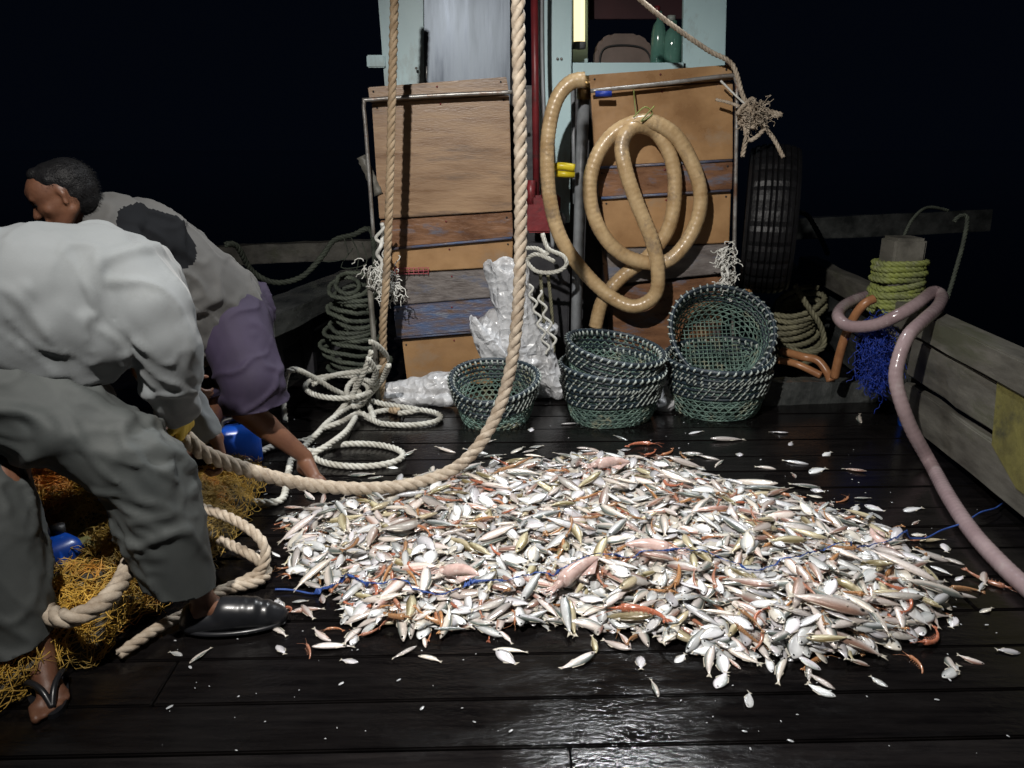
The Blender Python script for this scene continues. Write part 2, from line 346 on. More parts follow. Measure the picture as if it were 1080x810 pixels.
# ------------------------------------------------------------ wheelhouse
YW = 5.05
cab = empty('wheelhouse', (.28, YW, 0), 'pale blue wheelhouse with steel sheet and open window above the plywood lockers', 'cabin')
def panel(name, x0, x1, y0, y1, Y, m, th=.04, x0b=None, x1b=None, parent=cab, bevel=.004):
    x0b = x0 if x0b is None else x0b; x1b = x1 if x1b is None else x1b
    return slab(name, [D(x0, y0, Y), D(x1, y0, Y), D(x1b, y1, Y), D(x0b, y1, Y)], (0, th, 0), m, parent, bevel)
panel('wall_panel', 394, 446, -60, 120, YW, M['cabin'], .05, 408, 447)
panel('steel_sheet', 446, 541, -60, 120, YW + .03, M['steel'], .02, 448, 540)
panel('post', 564, 604, -60, 235, YW - .05, M['cabin'], .12, 566, 601)
panel('wall_panel', 722, 768, -60, 100, YW, M['cabin'], .05, 720, 764)
panel('lower_wall', 430, 752, 90, 415, YW + .12, M['darkboard'], .05)
panel('back_wall', 604, 724, -60, 20, YW + .7, M['plum'], .03)
panel('window_sill', 600, 724, 66, 84, YW, M['cabin'], .2)
panel('side_wall', 604, 620, -60, 66, YW + .45, M['cabin'], .03)
mb = MB(); mb.tube([D(541, -60, YW), D(541, 410, YW)], .018, 8); mb.build('corner_trim', M['black'], cab)
mb = MB(); mb.box(D(404, 65, YW) + Vector((-.04, 0, 0)), (.11, .05, .07)); mb.build('bracket', M['cabin'], cab, bevel=.006)
for x, y in ((439, 72), (588, 62), (592, 62), (573, 96), (573, 140), (597, 96)):
    mb = MB(); mb.tube([D(x, y, YW - .06), D(x, y, YW - .045)], .008, 8); mb.build('bolt', M['pipe'], cab)
# lit lamp just inside the window
lamp_m = bpy.data.materials.new('lit lamp tube'); lamp_m.use_nodes = True; lb = lamp_m.node_tree.nodes['Principled BSDF']
lb.inputs['Base Color'].default_value = (.9, .8, .5, 1); lb.inputs['Emission Color'].default_value = (1, .82, .42, 1); lb.inputs['Emission Strength'].default_value = 1.6
lp = empty('cabin_lamp', D(611, 20, YW + .3), 'warm lit lamp tube glowing just inside the wheelhouse window', 'lamp')
mb = MB(); p = [D(611, -25, YW + .3), D(611, 44, YW + .3)]; mb.tube(p, .035, 14); mb.build('tube', lamp_m, lp)
for q in (D(611, -27, YW + .3), D(611, 48, YW + .3)):
    mb = MB(); mb.tube([q - Vector((0, 0, .02)), q + Vector((0, 0, .02))], .042, 14); mb.build('end_cap', M['pvc'], lp)
# seat back inside window
st = empty('seat', D(655, 75, YW + .35), 'brown vinyl seat back with rounded corners seen through the window', 'seat')
pts = [(626, 90), (628, 52), (634, 40), (645, 35), (672, 35), (684, 42), (692, 58), (695, 90)]
mb = MB(); mb.prism([D(x, y, YW + .3) for x, y in pts], (0, .14, 0)); mb.build('backrest', M['seat'], st, bevel=.02)
mb = MB(); mb.tube(catmull([D(x, y, YW + .29) for x, y in ((632, 88), (634, 56), (648, 48), (676, 50), (686, 62), (688, 88))], 6), .006, 6); mb.build('piping', M['black'], st)
# bottles
for x, y0, y1, r_, lab in ((693, 12, 68, .045, 'tall green glass bottle behind the seat in the window'), (708, 22, 68, .06, 'wide green glass jar beside the tall bottle in the window')):
    t = empty('bottle', D(x, y1, YW + .2), lab, 'bottle')
    a = D(x, y1, YW + .2); b = D(x, y0, YW + .2); hh = b.z - a.z
    prof = [(0, r_ * .9), (.03, r_), (.6, r_), (.74, r_ * .8), (.84, r_ * .38), (1, r_ * .34)]
    P = [a + Vector((0, 0, hh * q[0])) for q in prof]
    mb = MB(); mb.tube(P, [q[1] for q in prof], 16); mb.build('glass', M['glass'], t)
    mb = MB(); mb.tube([b, b + Vector((0, 0, .03))], r_ * .42, 12); mb.build('cap', M['red'] if r_ < .05 else M['blash'], t)

# ------------------------------------------------------------ lockers
def locker(label, Y, rows, lid, loc):
    t = empty('plywood_locker', loc, label, 'locker')
    for nm, quad, m, dy, *lb_ in rows:
        o = slab(nm, [D(x, y, Y + dy) for x, y in quad], (0, .05, 0), m, t, .004)
        if lb_: o['label'] = lb_[0]
        (ax_, ay_), (bx_, by_), (cx2, cy2), (dx_, dy_) = quad
        for fx in (.04, .5, .96):
            qx = ax_ + (bx_ - ax_) * fx; qy = ay_ + (by_ - ay_) * fx + 5
            c_ = D(qx, qy, Y + dy - .001); mb = MB(); mb.tube([c_, c_ - Vector((0, .004, 0))], .0055, 8); mb.build('nail', M['red'] if fx == .5 else M['black'], o)
    x0, x1, ytop, yb, x0b, x1b = lid
    slab('carcass', [D(x0 + 5, ytop + 6, Y + .06), D(x1 - 5, ytop + 4, Y + .06), D(x1b - 4, yb - 3, Y + .06), D(x0b + 4, yb - 3, Y + .06)], (0, .38, 0), M['brownboard'], t, .004)
    return t
YL = 4.62
lk1 = locker('tall plywood locker at left, with blue worn board near its foot', YL, [
    ('lid', [(388, 92), (534, 81), (537, 99), (390, 108)], M['ply'], -.03),
    ('front_panel', [(392, 109), (537, 100), (540, 222), (400, 231)], M['ply'], 0),
    ('board', [(401, 233), (540, 224), (541, 250), (406, 262)], M['brownboard'], -.01),
    ('board', [(407, 264), (541, 252), (540, 281), (412, 288)], M['ply2'], .01),
    ('board', [(413, 290), (540, 283), (538, 312), (415, 322)], M['greyboard'], .0),
    ('board', [(415, 324), (538, 314), (536, 346), (418, 356)], M['blueboard'], -.03, 'blue worn board'),
    ('kick_board', [(424, 359), (534, 349), (528, 404), (430, 408)], M['ply2'], .02)], (389, 537, 90, 408, 428, 530), (D(460, 405, YL)))
lk2 = locker('orange plywood locker at right with hose hung on its front', YL, [
    ('lid', [(621, 79), (772, 68), (774, 84), (623, 95)], M['ply2'], -.03),
    ('front_panel', [(623, 97), (773, 86), (773, 168), (628, 176)], M['ply2'], 0),
    ('board', [(629, 178), (773, 170), (772, 200), (632, 208)], M['brownboard'], -.01),
    ('board', [(634, 210), (771, 202), (769, 256), (640, 262)], M['ply2'], .01),
    ('board', [(640, 264), (768, 258), (765, 288), (643, 300)], M['greyboard'], -.02, 'grey slatted board'),
    ('kick_board', [(645, 303), (764, 291), (758, 400), (650, 402)], M['brownboard'], .02)], (622, 773, 78, 402, 648, 758), D(700, 400, YL))
# rubbed blue edges
for t, (a_, b_) in ((lk1, ((408, 263), (540, 251))), (lk1, ((416, 357), (500, 350))), (lk2, ((630, 177), (772, 169))), (lk2, ((634, 209), (770, 201)))):
    mb = MB(); mb.tube([D(*a_, YL - .015), D(*b_, YL - .015)], .008, 6); mb.build('edge_strip', M['blueboard'], t)
# pink grid tag on left locker
mb = MB()
for k in range(3): mb.tube([D(416, 283 + k * 3, YL - .02), D(452, 282.5 + k * 3, YL - .02)], .003, 5)
for k in range(8): mb.tube([D(416 + k * 5.1, 282, YL - .02), D(416 + k * 5.1, 290, YL - .02)], .003, 5)
mb.build('plastic_grid', M['pink'], lk1)
mb = MB(); mb.tube([D(450, 83, YL + .05), D(450, 70, YL + .05)], .004, 6); mb.build('nail', M['pipe'], lk1)
# pipe rails round lockers
def thing_mesh(name, mb, m, label, cat, group=None, **k):
    return tag(mb.build(name, m, **k), label, cat, group)
mb = MB(); mb.tube(catmull([D(540, 97, YL - .08), D(470, 100, YL - .08), D(392, 105, YL - .08), D(384, 109, YL - .08), D(386, 140, YL - .08), D(394, 250, YL - .08)], 8), .011, 8)
thing_mesh('pipe_rail', mb, M['pipe'], 'thin bent metal pipe rail round the left locker', 'rail')
mb = MB(); mb.tube(catmull([D(623, 96, YL - .08), D(700, 88, YL - .08), D(766, 80, YL - .08), D(776, 84, YL - .08), D(777, 120, YL - .08), D(774, 290, YL - .08), D(772, 400, YL - .08)], 8), .011, 8)
thing_mesh('pipe_rail', mb, M['pipe'], 'white metal pipe rail round the right locker beside the tyre', 'rail')
mb = MB(); mb.tube([D(389, 290, 4.4), G(400, 432, 0)], .016, 8)
thing_mesh('stake', mb, M['gunwale'], 'upright grey stake standing among the white rope tangle', 'stake')
mb = MB(); beam(mb, D(381, 165, YL), D(400, 205, YL), .03, .05)
thing_mesh('wedge', mb, M['gunwale'], 'short slanting wood offcut wedged behind the left pipe rail', 'wood offcut')
mb = MB(); beam(mb, D(793, 268, YL), D(789, 310, YL), .02, .04)
thing_mesh('wood_peg', mb, M['ply2'], 'short orange wooden peg beside the tyre above the baskets', 'peg')

# centre gap: pipes, winch
mb = MB(); mb.tube([D(563, -60, 4.8), D(566, 215, 4.8)], .022, 10); thing_mesh('red_pipe', mb, M['red'], 'dark red upright pipe behind the thick hanging rope', 'pipe')
mb = MB(); mb.tube(catmull([D(572, -60, 4.75), D(572, 60, 4.75), D(576, 160, 4.72), D(583, 260, 4.7)], 20), .012, 6)
thing_mesh('cable', mb, M['pvc'], 'thin grey cable hanging beside the dark red pipe', 'cable')
pp = empty('water_pipe', D(611, 400, 4.75), 'grey upright water pipe with a brass valve between the lockers', 'pipe')
mb = MB(); mb.tube([D(616, 100, 4.75), D(612, 200, 4.75), D(608, 330, 4.75), D(607, 410, 4.75)], .034, 14); mb.build('pipe', M['pvc'], pp)
mb = MB(); mb.tube([D(617, 80, 4.72), D(616, 104, 4.74)], .045, 12); mb.tube([D(610, 84, 4.7), D(628, 92, 4.7)], .03, 10); mb.build('valve', M['brass'], pp)
mb = MB(); mb.tube([D(628, 99, 4.5), D(645, 99, 4.5)], .016, 8); mb.build('valve_handle', M['bluenet'], pp)
mb = MB(); mb.tube([D(604, 95, 4.85), D(606, 215, 4.85)], .012, 8); thing_mesh('thin_pipe', mb, M['pvc'], 'thin dark pipe beside the grey water pipe', 'pipe')
mb = MB(); mb.tube(catmull([D(585, 176, 4.62), D(592, 175, 4.6), D(606, 177, 4.6)], 5), .022, 10); mb.tube([D(586, 183, 4.62), D(606, 184, 4.62)], .02, 10)
thing_mesh('yellow_strap', mb, M['yellow'], 'bright yellow strap on the post beside the grey pipe', 'strap')
wi = empty('winch', D(575, 400, 4.85), 'dark red deck winch between the two lockers', 'winch')
mb = MB(); mb.box(D(573, 225, 4.8), (.2, .15, .22)); mb.build('housing', M['red'], wi, bevel=.012)
mb = MB(); mb.tube([D(560, 190, 4.75), D(560, 215, 4.75)], .03, 10); mb.tube([D(574, 192, 4.72), D(574, 208, 4.72)], .018, 10); mb.build('spindle', M['red'], wi)
mb = MB(); mb.tube([D(588, 232, 4.62), D(588, 232, 4.75)], .05, 18); mb.tube([D(588, 232, 4.60), D(588, 232, 4.62)], .022, 12); mb.build('drum', M['black'], wi)
mb = MB(); mb.box(D(575, 330, 4.9), (.3, .12, .9)); mb.build('frame', M['darkboard'], wi, bevel=.01)
# cleat with hanging ring of rope
mb = MB(); mb.rope(catmull([D(x, y, Y) for x, y, Y in ((552, 262, 4.5), (566, 262, 4.45), (578, 268, 4.42), (574, 252, 4.4), (572, 246, 4.4), (578, 262, 4.38), (594, 270, 4.38), (597, 280, 4.38), (585, 287, 4.4), (566, 286, 4.42), (556, 275, 4.45), (566, 268, 4.4), (585, 276, 4.4))], 8), .013)
thing_mesh('rope_hank', mb, M['ropewhite'], 'small cream rope hank hitched between lockers behind the thick rope', 'rope')
for x0, x1, yb, lab in ((578, 582, 372, 'pale thin rope end hanging nearest the middle baskets'), (570, 573, 368, 'pale thin rope end hanging nearest the clear plastic bag')):
    mb = MB(); mb.rope(catmull([D(x0, 290, 4.5), D(x1, 330, 4.5), D(x1 + 2, yb, 4.48)], 10), .011, step=.012); thing_mesh('rope_end', mb, M['ropeolive'], lab, 'rope')
mb = MB()
P = [D(558 + 3 * math.sin(i * 1.3) + i * .9, 300 + i * 3.2, 4.38) for i in range(24)]
mb.tube(catmull(P, 5), .008, 6); P = [D(568 + 3 * math.sin(i * 1.2 + 1) + i * .95, 306 + i * 3.2, 4.38) for i in range(20)]; mb.tube(catmull(P, 5), .008, 6)
thing_mesh('crimped_cord', mb, M['whitefray'], 'wavy white crimped cord hanging over the plastic bag', 'cord')

# amber hose on right locker
ho = MB(); YH = YL - .11
def hosepath(pts, Y, wig=.0):
    return catmull([D(p[0], p[1], p[2] if len(p) > 2 else Y) for p in pts], 14)
def ribbed(mb, P, r, amp=.035, pitch=.02, sides=14, closed=False):
    P = resample(P, .009, closed); mb.tube(P, [r * (1 + amp * math.sin(i * .009 / pitch * 2 * math.pi)) for i in range(len(P))], sides, closed)
ribbed(ho, hosepath([(617, 84), (602, 87), (588, 103), (580, 130), (577, 165), (580, 210), (591, 250), (612, 282), (640, 310, YH - .02), (668, 323, YH - .06), (690, 312, YH - .08), (694, 288, YH - .1), (688, 255, YH - .1), (672, 215, YH - .1), (660, 180, YH - .1), (656, 152, YH - .08), (668, 134, YH - .06), (690, 138, YH), (706, 162, YH), (712, 195, YH), (706, 238, YH), (686, 268, YH + .02), (656, 292, YH + .04), (636, 316, YH + .04), (628, 345, YH + .04)], YH), .041, .022, .03)
ribbed(ho, catmull([D(x, y, YH - .04) for x, y in ((684, 128), (712, 143), (731, 175), (739, 210), (730, 245), (706, 274), (676, 276), (648, 262), (628, 232), (622, 195), (632, 160), (654, 136))], 14, True), .041, .022, .03, closed=True)
thing_mesh('suction_hose', ho, M['hosetan'], 'thick amber ribbed hose coiled and hung on the right locker', 'hose')
mb = MB(); mb.tube([D(668, 92, YL - .05), D(670, 115, YL - .1), D(672, 128, YL - .16)], .004, 5); mb.tube(catmull([D(668, 124, YL - .2), D(680, 113, YL - .2), D(688, 120, YL - .18), D(676, 128, YL - .22), D(690, 112, YL - .2)], 6), .004, 5)
thing_mesh('tie_string', mb, M['ropeyellow'], 'thin yellow string tying up the amber hose', 'string')

# tyre fender
def tyre():
    c = D(811, 232, 4.75); Ro = .44; wd = .28
    t = empty('tyre', c, 'worn black tyre fender hung beside the right locker', 'tyre')
    prof = []
    for k in range(-20, 21):
        y = k / 20 * wd / 2
        crown = Ro - .03 * (abs(k) / 20) ** 3
        gr = -.012 if (abs(k) % 5 == 2) and abs(k) < 18 else 0
        prof.append((y, crown + gr))
    prof += [(wd / 2 * 1.02, Ro - .08), (wd / 2 * .95, Ro - .15), (wd / 2 * .7, Ro - .19), (wd / 2 * .6, Ro - .2), (-wd / 2 * .6, Ro - .2), (-wd / 2 * .7, Ro - .19), (-wd / 2 * .95, Ro - .15), (-wd / 2 * 1.02, Ro - .08)]
    n = 96; V = []; m = len(prof); rot = Matrix.Rotation(R(-16), 3, 'Z')
    for i in range(n):
        a = 2 * math.pi * i / n
        for q, (y, r_) in enumerate(prof):
            rr = r_ - (.008 if (i % 4 == 0 and 3 < q < 37) else 0)
            V.append(rot @ Vector((y, math.cos(a) * rr, math.sin(a) * rr)) + c)
    Fc = [(i * m + k, i * m + (k + 1) % m, ((i + 1) % n) * m + (k + 1) % m, ((i + 1) % n) * m + k) for i in range(n) for k in range(m)]
    mb = MB(); mb.add(V, Fc); mb.build('casing', M['tyre'], t, smooth=False)
tyre()

# frayed tufts
def tuft(mb, c, size, n, r_, rnd, down=.5, segs=9):
    for i in range(n):
        p = Vector(c) + Vector([rnd.gauss(0, s * .28) for s in size]); P = [p.copy()]
        d = Vector((rnd.gauss(0, 1), rnd.gauss(0, 1), rnd.gauss(0, 1))).normalized()
        for k in range(segs):
            d = (d + Vector((rnd.gauss(0, .6), rnd.gauss(0, .6), rnd.gauss(0, .6) - down * .3))).normalized()
            p = p + d * max(size) * .09; P.append(p.copy())
        mb.tube(catmull(P, 3), r_, 4, caps=False)
rn = random.Random(11)
mb = MB()
mb.rope(catmull([D(664, -10, 4.3), D(700, 20, 4.35), D(745, 52, 4.45), D(772, 68, 4.5), D(783, 100, 4.5), D(792, 118, 4.5)], 14), .014)
kn = [D(792 + rn.gauss(0, 10), 122 + rn.gauss(0, 10), 4.48 + rn.gauss(0, .03)) for _ in range(16)]
mb.rope(catmull(kn, 8), .013)
mb.rope(catmull([D(790, 130, 4.48), D(786, 150, 4.48), D(783, 165, 4.5)], 6), .014); mb.rope(catmull([D(800, 128, 4.48), D(815, 145, 4.5), D(826, 166, 4.5)], 6), .013)
mb.rope(catmull([D(755, 105, 4.5), D(768, 108, 4.48), D(780, 112, 4.45)], 6), .009)
tuft(mb, D(795, 122, 4.46), (.10, .08, .10), 160, .0024, rn, .2)
thing_mesh('knotted_rope', mb, M['rope'], 'cream rope running down to a frayed knot above the tyre', 'rope')
mb = MB(); mb.tube([D(760, 85, 4.5), D(775, 100, 4.5), D(786, 110, 4.46)], .006, 5); thing_mesh('rope_end', mb, M['whitefray'], 'short pale cord from the locker rail to the frayed knot', 'cord')
mb = MB()
for k in range(4):
    mb.tube(catmull([D(766 + rn.gauss(0, 2), 262 + q * 9, 4.42 + rn.gauss(0, .01)) + Vector((rn.gauss(0, .012), 0, 0)) for q in range(6)], 5), .008, 6)
for q in range(4): tuft(mb, D(766, 264 + q * 12, 4.42), (.09, .06, .1), 22, .0028, rn, .6)
thing_mesh('frayed_cord', mb, M['whitefray'], 'frayed white cord dangling over the tallest green basket stack', 'cord')
mb = MB(); P = [D(401 + rn.gauss(0, 2.5), 236 + q * 8, 4.36 + rn.gauss(0, .015)) for q in range(10)]
mb.tube(catmull(P, 6), .012, 6); P = [D(404 + rn.gauss(0, 4), 236 + q * 8, 4.35 + rn.gauss(0, .015)) for q in range(10)]; mb.tube(catmull(P, 6), .01, 6)
for q in range(6): tuft(mb, D(398 + q * 2.6, 285 + q * 4, 4.36), (.12, .08, .12), 22, .003, rn, .8)
thing_mesh('frayed_cord', mb, M['whitefray'], 'frayed white twine knotted round the stake at the left locker', 'cord')

# ------------------------------------------------------------ baskets
def basket(c, r0, r1, h, tilt, tdir, label, seed, group='woven fish baskets'):
    t = empty('fish_basket', c, label, 'basket', group); rnd = random.Random(seed)
    q = Matrix.Rotation(tilt, 3, Vector((math.sin(tdir), -math.cos(tdir), 0)))
    c = Vector(c)
    def S(u, v, off=0):    # u angle, v 0..1 up
        rr = r0 + (r1 - r0) * v ** .6 + off + .006 * math.sin(3 * u + seed)
        z = h * v + .006 * math.sin(2 * u + seed * 2)
        return c + q @ Vector((rr * math.cos(u), rr * math.sin(u), z))
    mb = MB(); n = 34
    for dr in (1, -1):
        for k in range(n):
            mb.tube([S(2 * math.pi * k / n + dr * v * 1.0, v) for v in [i / 9 for i in range(10)]], .0042, 4, caps=False)
    for k in range(16):   # bottom net
        a = k / 16 * 2 - 1; L = math.sqrt(max(0, 1 - a * a)) * r0
        for sw in (0, 1):
            P = [Vector((a * r0, s * L, .004)) for s in (-1, 0, 1)] if sw else [Vector((s * L, a * r0, .008)) for s in (-1, 0, 1)]
            mb.tube([c + q @ p for p in P], .0034, 4, caps=False)
    for v in (0, .12, .24, .36, .48): mb.tube([S(2 * math.pi * i / 48, v) for i in range(48)], .0038, 4, closed=True)
    mb.build('net_body', M['bwire'], t)
    mb = MB()
    for v, rr in ((1, .013), (.88, .009), (.76, .009), (.64, .008), (.56, .008)):
        mb.tube([S(2 * math.pi * i / 60, v, .003) for i in range(60)], rr, 6, closed=True)
    mb.build('rim', M['bdark'], t)
    mb = MB(); m = 44
    for k in range(m):
        u = 2 * math.pi * k / m
        mb.tube([S(u, .93, .014), S(u + .03, 1.0, .019), S(u + .05, 1.03, .004), S(u + .06, .98, -.014), S(u + .03, .9, -.012)], .0062, 5)
        for v in (.8, .7, .6):
            if rnd.random() < .85:
                u2 = u + v * .7; mb.tube([S(u2, v - .045, .012), S(u2 + .03, v, .0145), S(u2 + .06, v + .045, .012)], .0046, 4)
    mb.build('lashing', M['blash'], t)
    return t
b0 = G(521, 438, 0)
basket(b0 + Vector((0.01, -.05, .012)), .185, .235, .24, R(13), R(80), 'single loose green woven basket behind the thick rope', 1)
b1 = D(646, 440, 4.02); b1.z = 0
basket(b1 + Vector((0, .1, .005)), .215, .27, .22, 0.02, 0, 'lowest basket of the middle stack, blue threads at base', 2)
basket(b1 + Vector((-.01, .1, .09)), .215, .275, .22, R(4), R(120), 'middle basket of the middle stack, dark navy rim', 3)
basket(b1 + Vector((-.015, .12, .19)), .20, .262, .22, R(10), R(150), 'top basket of the middle stack, brownish lashed rim', 4)
b2 = D(760, 434, 4.15); b2.z = 0
basket(b2 + Vector((0, .1, .005)), .23, .285, .24, 0.02, 0, 'lowest basket of the tall right stack, mostly hidden', 5)
basket(b2 + Vector((0, .1, .11)), .23, .29, .22, R(6), R(60), 'middle basket of the tall right stack', 6)
basket(b2 + Vector((0, .30, .30)), .20, .285, .28, R(54), R(88), 'top open green basket tipped towards the camera beside tyre', 7)

# ------------------------------------------------------------ plastic bags
def lump(name, parts, m, seed, amp, parent=None, sub=.0065, ridge=9):
    me = blob(parts, sub, 2); wr(me, amp, ridge, seed, (1, 1, 1)); crumple(me, .034, 7, seed); crumple(me, .009, 18, seed + 4)
    return link_me(name, me, m, parent)
def blob(parts, voxel=.01, smooth=4, cut=None, thick=0):
    """union of tapered capsules, remeshed to ONE continuous skin"""
    mb = MB()
    for s in parts:
        a, ra, b, rb = Vector(s[0]), s[1], Vector(s[2]), s[3]
        sq = s[4] if len(s) > 4 else None
        ax = (b - a); L = ax.length; ax = ax.normalized() if L > 1e-6 else Vector((0, 0, 1))
        P = []; rr = []
        for k in range(7): t = k / 6 * math.pi / 2; P.append(a - ax * ra * math.cos(t)); rr.append(max(.0008, ra * math.sin(t)))
        for k in range(1, 4): P.append(a.lerp(b, k / 4)); rr.append(ra + (rb - ra) * k / 4)
        for k in range(7): t = math.pi / 2 - k / 6 * math.pi / 2; P.append(b + ax * rb * math.cos(t)); rr.append(max(.0008, rb * math.sin(t)))
        # constant frame
        u = ax.orthogonal().normalized(); v = ax.cross(u); V = []; sides = 20
        for p, r_ in zip(P, rr):
            for k in range(sides):
                t = 2 * math.pi * k / sides; off = u * math.cos(t) * r_ + v * math.sin(t) * r_
                if sq: n_ = Vector(sq[0]).normalized(); off = off - n_ * off.dot(n_) * (1 - sq[1])
                V.append(p + off)
        n = len(P); Fc = [(i * sides + k, i * sides + (k + 1) % sides, (i + 1) * sides + (k + 1) % sides, (i + 1) * sides + k) for i in range(n - 1) for k in range(sides)]
        Fc += [tuple(range(sides))[::-1], tuple((n - 1) * sides + k for k in range(sides))]
        mb.add(V, Fc)
    me = bpy.data.meshes.new('tmp'); me.from_pydata(mb.v, [], mb.f)
    bm = bmesh.new(); bm.from_mesh(me); bmesh.ops.recalc_face_normals(bm, faces=bm.faces); bm.to_mesh(me); bm.free()
    o = bpy.data.objects.new('tmp', me); COL.objects.link(o)
    md = o.modifiers.new('r', 'REMESH'); md.mode = 'VOXEL'; md.voxel_size = voxel; md.adaptivity = 0
    if smooth: ms = o.modifiers.new('s', 'SMOOTH'); ms.iterations = smooth; ms.factor = .6
    dg = bpy.context.evaluated_depsgraph_get(); dg.update(); out = bpy.data.meshes.new_from_object(o.evaluated_get(dg))
    bpy.data.objects.remove(o); bpy.data.meshes.remove(me)
    out.materials.clear()
    return out
def crumple(me, amp, freq, seed):
    off = Vector((seed * 2.3, seed * 1.1, seed * 3.7)); nr = [v.normal.copy() for v in me.vertices]
    for i, v in enumerate(me.vertices):
        p = v.co * freq + off; p = p + noise.noise_vector(p * .6) * .5
        d, _ = noise.voronoi(p); v.co = v.co + nr[i] * (amp * (d[0] - .45))
    me.update()
def fold(me, amp, freq, seed, axis, keep=.22, mask=None):
    '''thin raised cloth folds running along axis'''
    ax = Vector(axis).normalized(); nr = [v.normal.copy() for v in me.vertices]; off = Vector((seed * 2.3, seed * 4.1, seed * 1.7))
    for i, v in enumerate(me.vertices):
        p = v.co - ax * v.co.dot(ax) * (1 - keep); p = p * freq + off
        p = p + noise.noise_vector(v.co * 2.5 + off) * .8
        n_ = abs(noise.noise(p)); rg = max(0, 1 - n_ * 6.5) ** 1.3
        am = .5 + noise.noise(v.co * 3 + off) * 1.2
        v.co = v.co + nr[i] * (amp * rg * max(0, min(1, am)) * (mask(v.co) if mask else 1))
    me.update()
def wr(me, amp, freq, seed, stretch=(1, 1, 1), ridged=False, mask=None, axis=None):
    n = len(me.vertices); nr = [v.normal.copy() for v in me.vertices]
    off = Vector((seed * 3.7, seed * 1.9, seed * 5.1)); S = Vector(stretch)
    for i, v in enumerate(me.vertices):
        p = v.co
        if axis is not None:    # stretch folds along this direction
            a = axis; p = p - a * p.dot(a) * .72
        p = Vector((p.x * S.x, p.y * S.y, p.z * S.z)) * freq + off
        warp = noise.noise_vector(p * .5) * .6
        x = noise.noise(p + warp)
        if ridged: x = (1 - abs(x) * 2.6) ** 1 - .5 + .3 * noise.noise(p * 2.7)
        else: x = x + .35 * noise.noise(p * 2.3)
        k = mask(v.co) if mask else 1
        v.co = v.co + nr[i] * (x * amp * k)
def link_me(name, me, m, parent=None, smooth=True):
    me.name = name
    for q in (m if isinstance(m, (list, tuple)) else [m]): me.materials.append(q)
    me.polygons.foreach_set('use_smooth', [smooth] * len(me.polygons))
    return link(name, me, parent)
gb = lambda px, py, z=0.05: G(px, py, z)
o = lump('plastic_bag', [(D(412, 412, 4.35), .05, D(455, 408, 4.35), .085), (D(455, 408, 4.35), .085, D(480, 405, 4.35), .08), (D(404, 420, 4.3), .03, D(470, 422, 4.28), .04)], M['bag'], 1, .014)
tag(o, 'crumpled white plastic bag lying flat beside the single basket', 'plastic bag')
o = lump('plastic_bag', [(D(550, 395, 4.52), .12, D(578, 400, 4.52), .12), (D(530, 345, 4.52), .12, D(560, 385, 4.5), .15), (D(518, 350, 4.52), .09, D(528, 370, 4.52), .1), (D(590, 410, 4.42), .06, D(572, 388, 4.46), .1),
    (D(540, 315, 4.52), .06, D(540, 345, 4.52), .10), (D(575, 350, 4.52), .06, D(565, 370, 4.5), .12), (D(512, 355, 4.5), .035, D(525, 370, 4.52), .08)], M['bag'], 4, .026, ridge=7)
tag(o, 'big shiny white plastic bag standing open behind the thick rope', 'plastic bag')
def film(path, radii, seed, parent):
    V = []; n = 40; rn_ = random.Random(seed); path = catmull(path, 6); m_ = len(path)
    for i, p in enumerate(path):
        t = i / (m_ - 1); rr = np.interp(t, np.linspace(0, 1, len(radii)), radii)
        for k in range(n):
            a = 2 * math.pi * k / n; w_ = 1 + .34 * noise.noise(Vector((math.cos(a) * 2, math.sin(a) * 2, t * 1.5 + seed))) + .26 * noise.noise(Vector((math.cos(a) * 4, math.sin(a) * 4, t * 4 + seed)))
            V.append(p + Vector((math.cos(a) * rr * w_, math.sin(a) * rr * w_ * .6, .03 * t * math.sin(a * 3 + seed))))
    Fc = [(i * n + k, i * n + (k + 1) % n, (i + 1) * n + (k + 1) % n, (i + 1) * n + k) for i in range(m_ - 1) for k in range(n)]
    mb = MB(); mb.add(V, Fc); f = mb.build('bag_mouth', M['bagclear'], parent); md = f.modifiers.new('t', 'SOLIDIFY'); md.thickness = .0015; md.use_even_offset = False
film([D(548, 370, 4.46), D(542, 325, 4.46), D(534, 278, 4.46)], [.15, .125, .115, .13], 3, o)
film([D(545, 395, 4.44), D(524, 368, 4.42), D(503, 338, 4.40)], [.13, .12, .09, .045], 7, o)
o = lump('plastic_bag', [(D(702, 425, 4.25), .06, D(712, 405, 4.3), .075), (D(712, 405, 4.3), .075, D(702, 395, 4.3), .05)], M['bag'], 8, .01)
tag(o, 'small white plastic bag squeezed between the two basket stacks', 'plastic bag')

# ------------------------------------------------------------ ropes
mb = MB()
main = [(546, -40, 3.25), (547, 60, 3.25), (549, 160, 3.25), (549, 250, 3.24), (546, 330, 3.22), (537, 395, 3.2), (519, 447, 3.16), (488, 488, 3.08), (445, 508, 3.0), (395, 515, 2.9), (340, 513, 2.8), (290, 504, 2.68), (245, 490, 2.55), (212, 476, 2.45), (196, 462, 2.42), (182, 470, 2.5), (168, 505, 2.55), (155, 550, 2.45), (141, 585, 2.15), (122, 622, 1.96), (92, 646, 1.86), (62, 652, 1.86), (44, 638, 1.95), (20, 620, 2.1)]
P = catmull([D(*p) for p in main], 14)
thing_mesh('hauling_rope', (mb.rope(P, .0275, step=.02, sides=9), mb)[1], M['rope'], 'thick cream twisted rope hanging down then sweeping left into the gloved hand', 'rope')
mb = MB(); mb.rope(catmull([D(417, -40, 4.2), D(414, 80, 4.2), D(411, 200, 4.2), D(407, 300, 4.2), D(404, 340, 4.2), D(404, 390, 4.25), G(402, 425, .03), G(420, 434, .03)], 14), .023, sides=8)
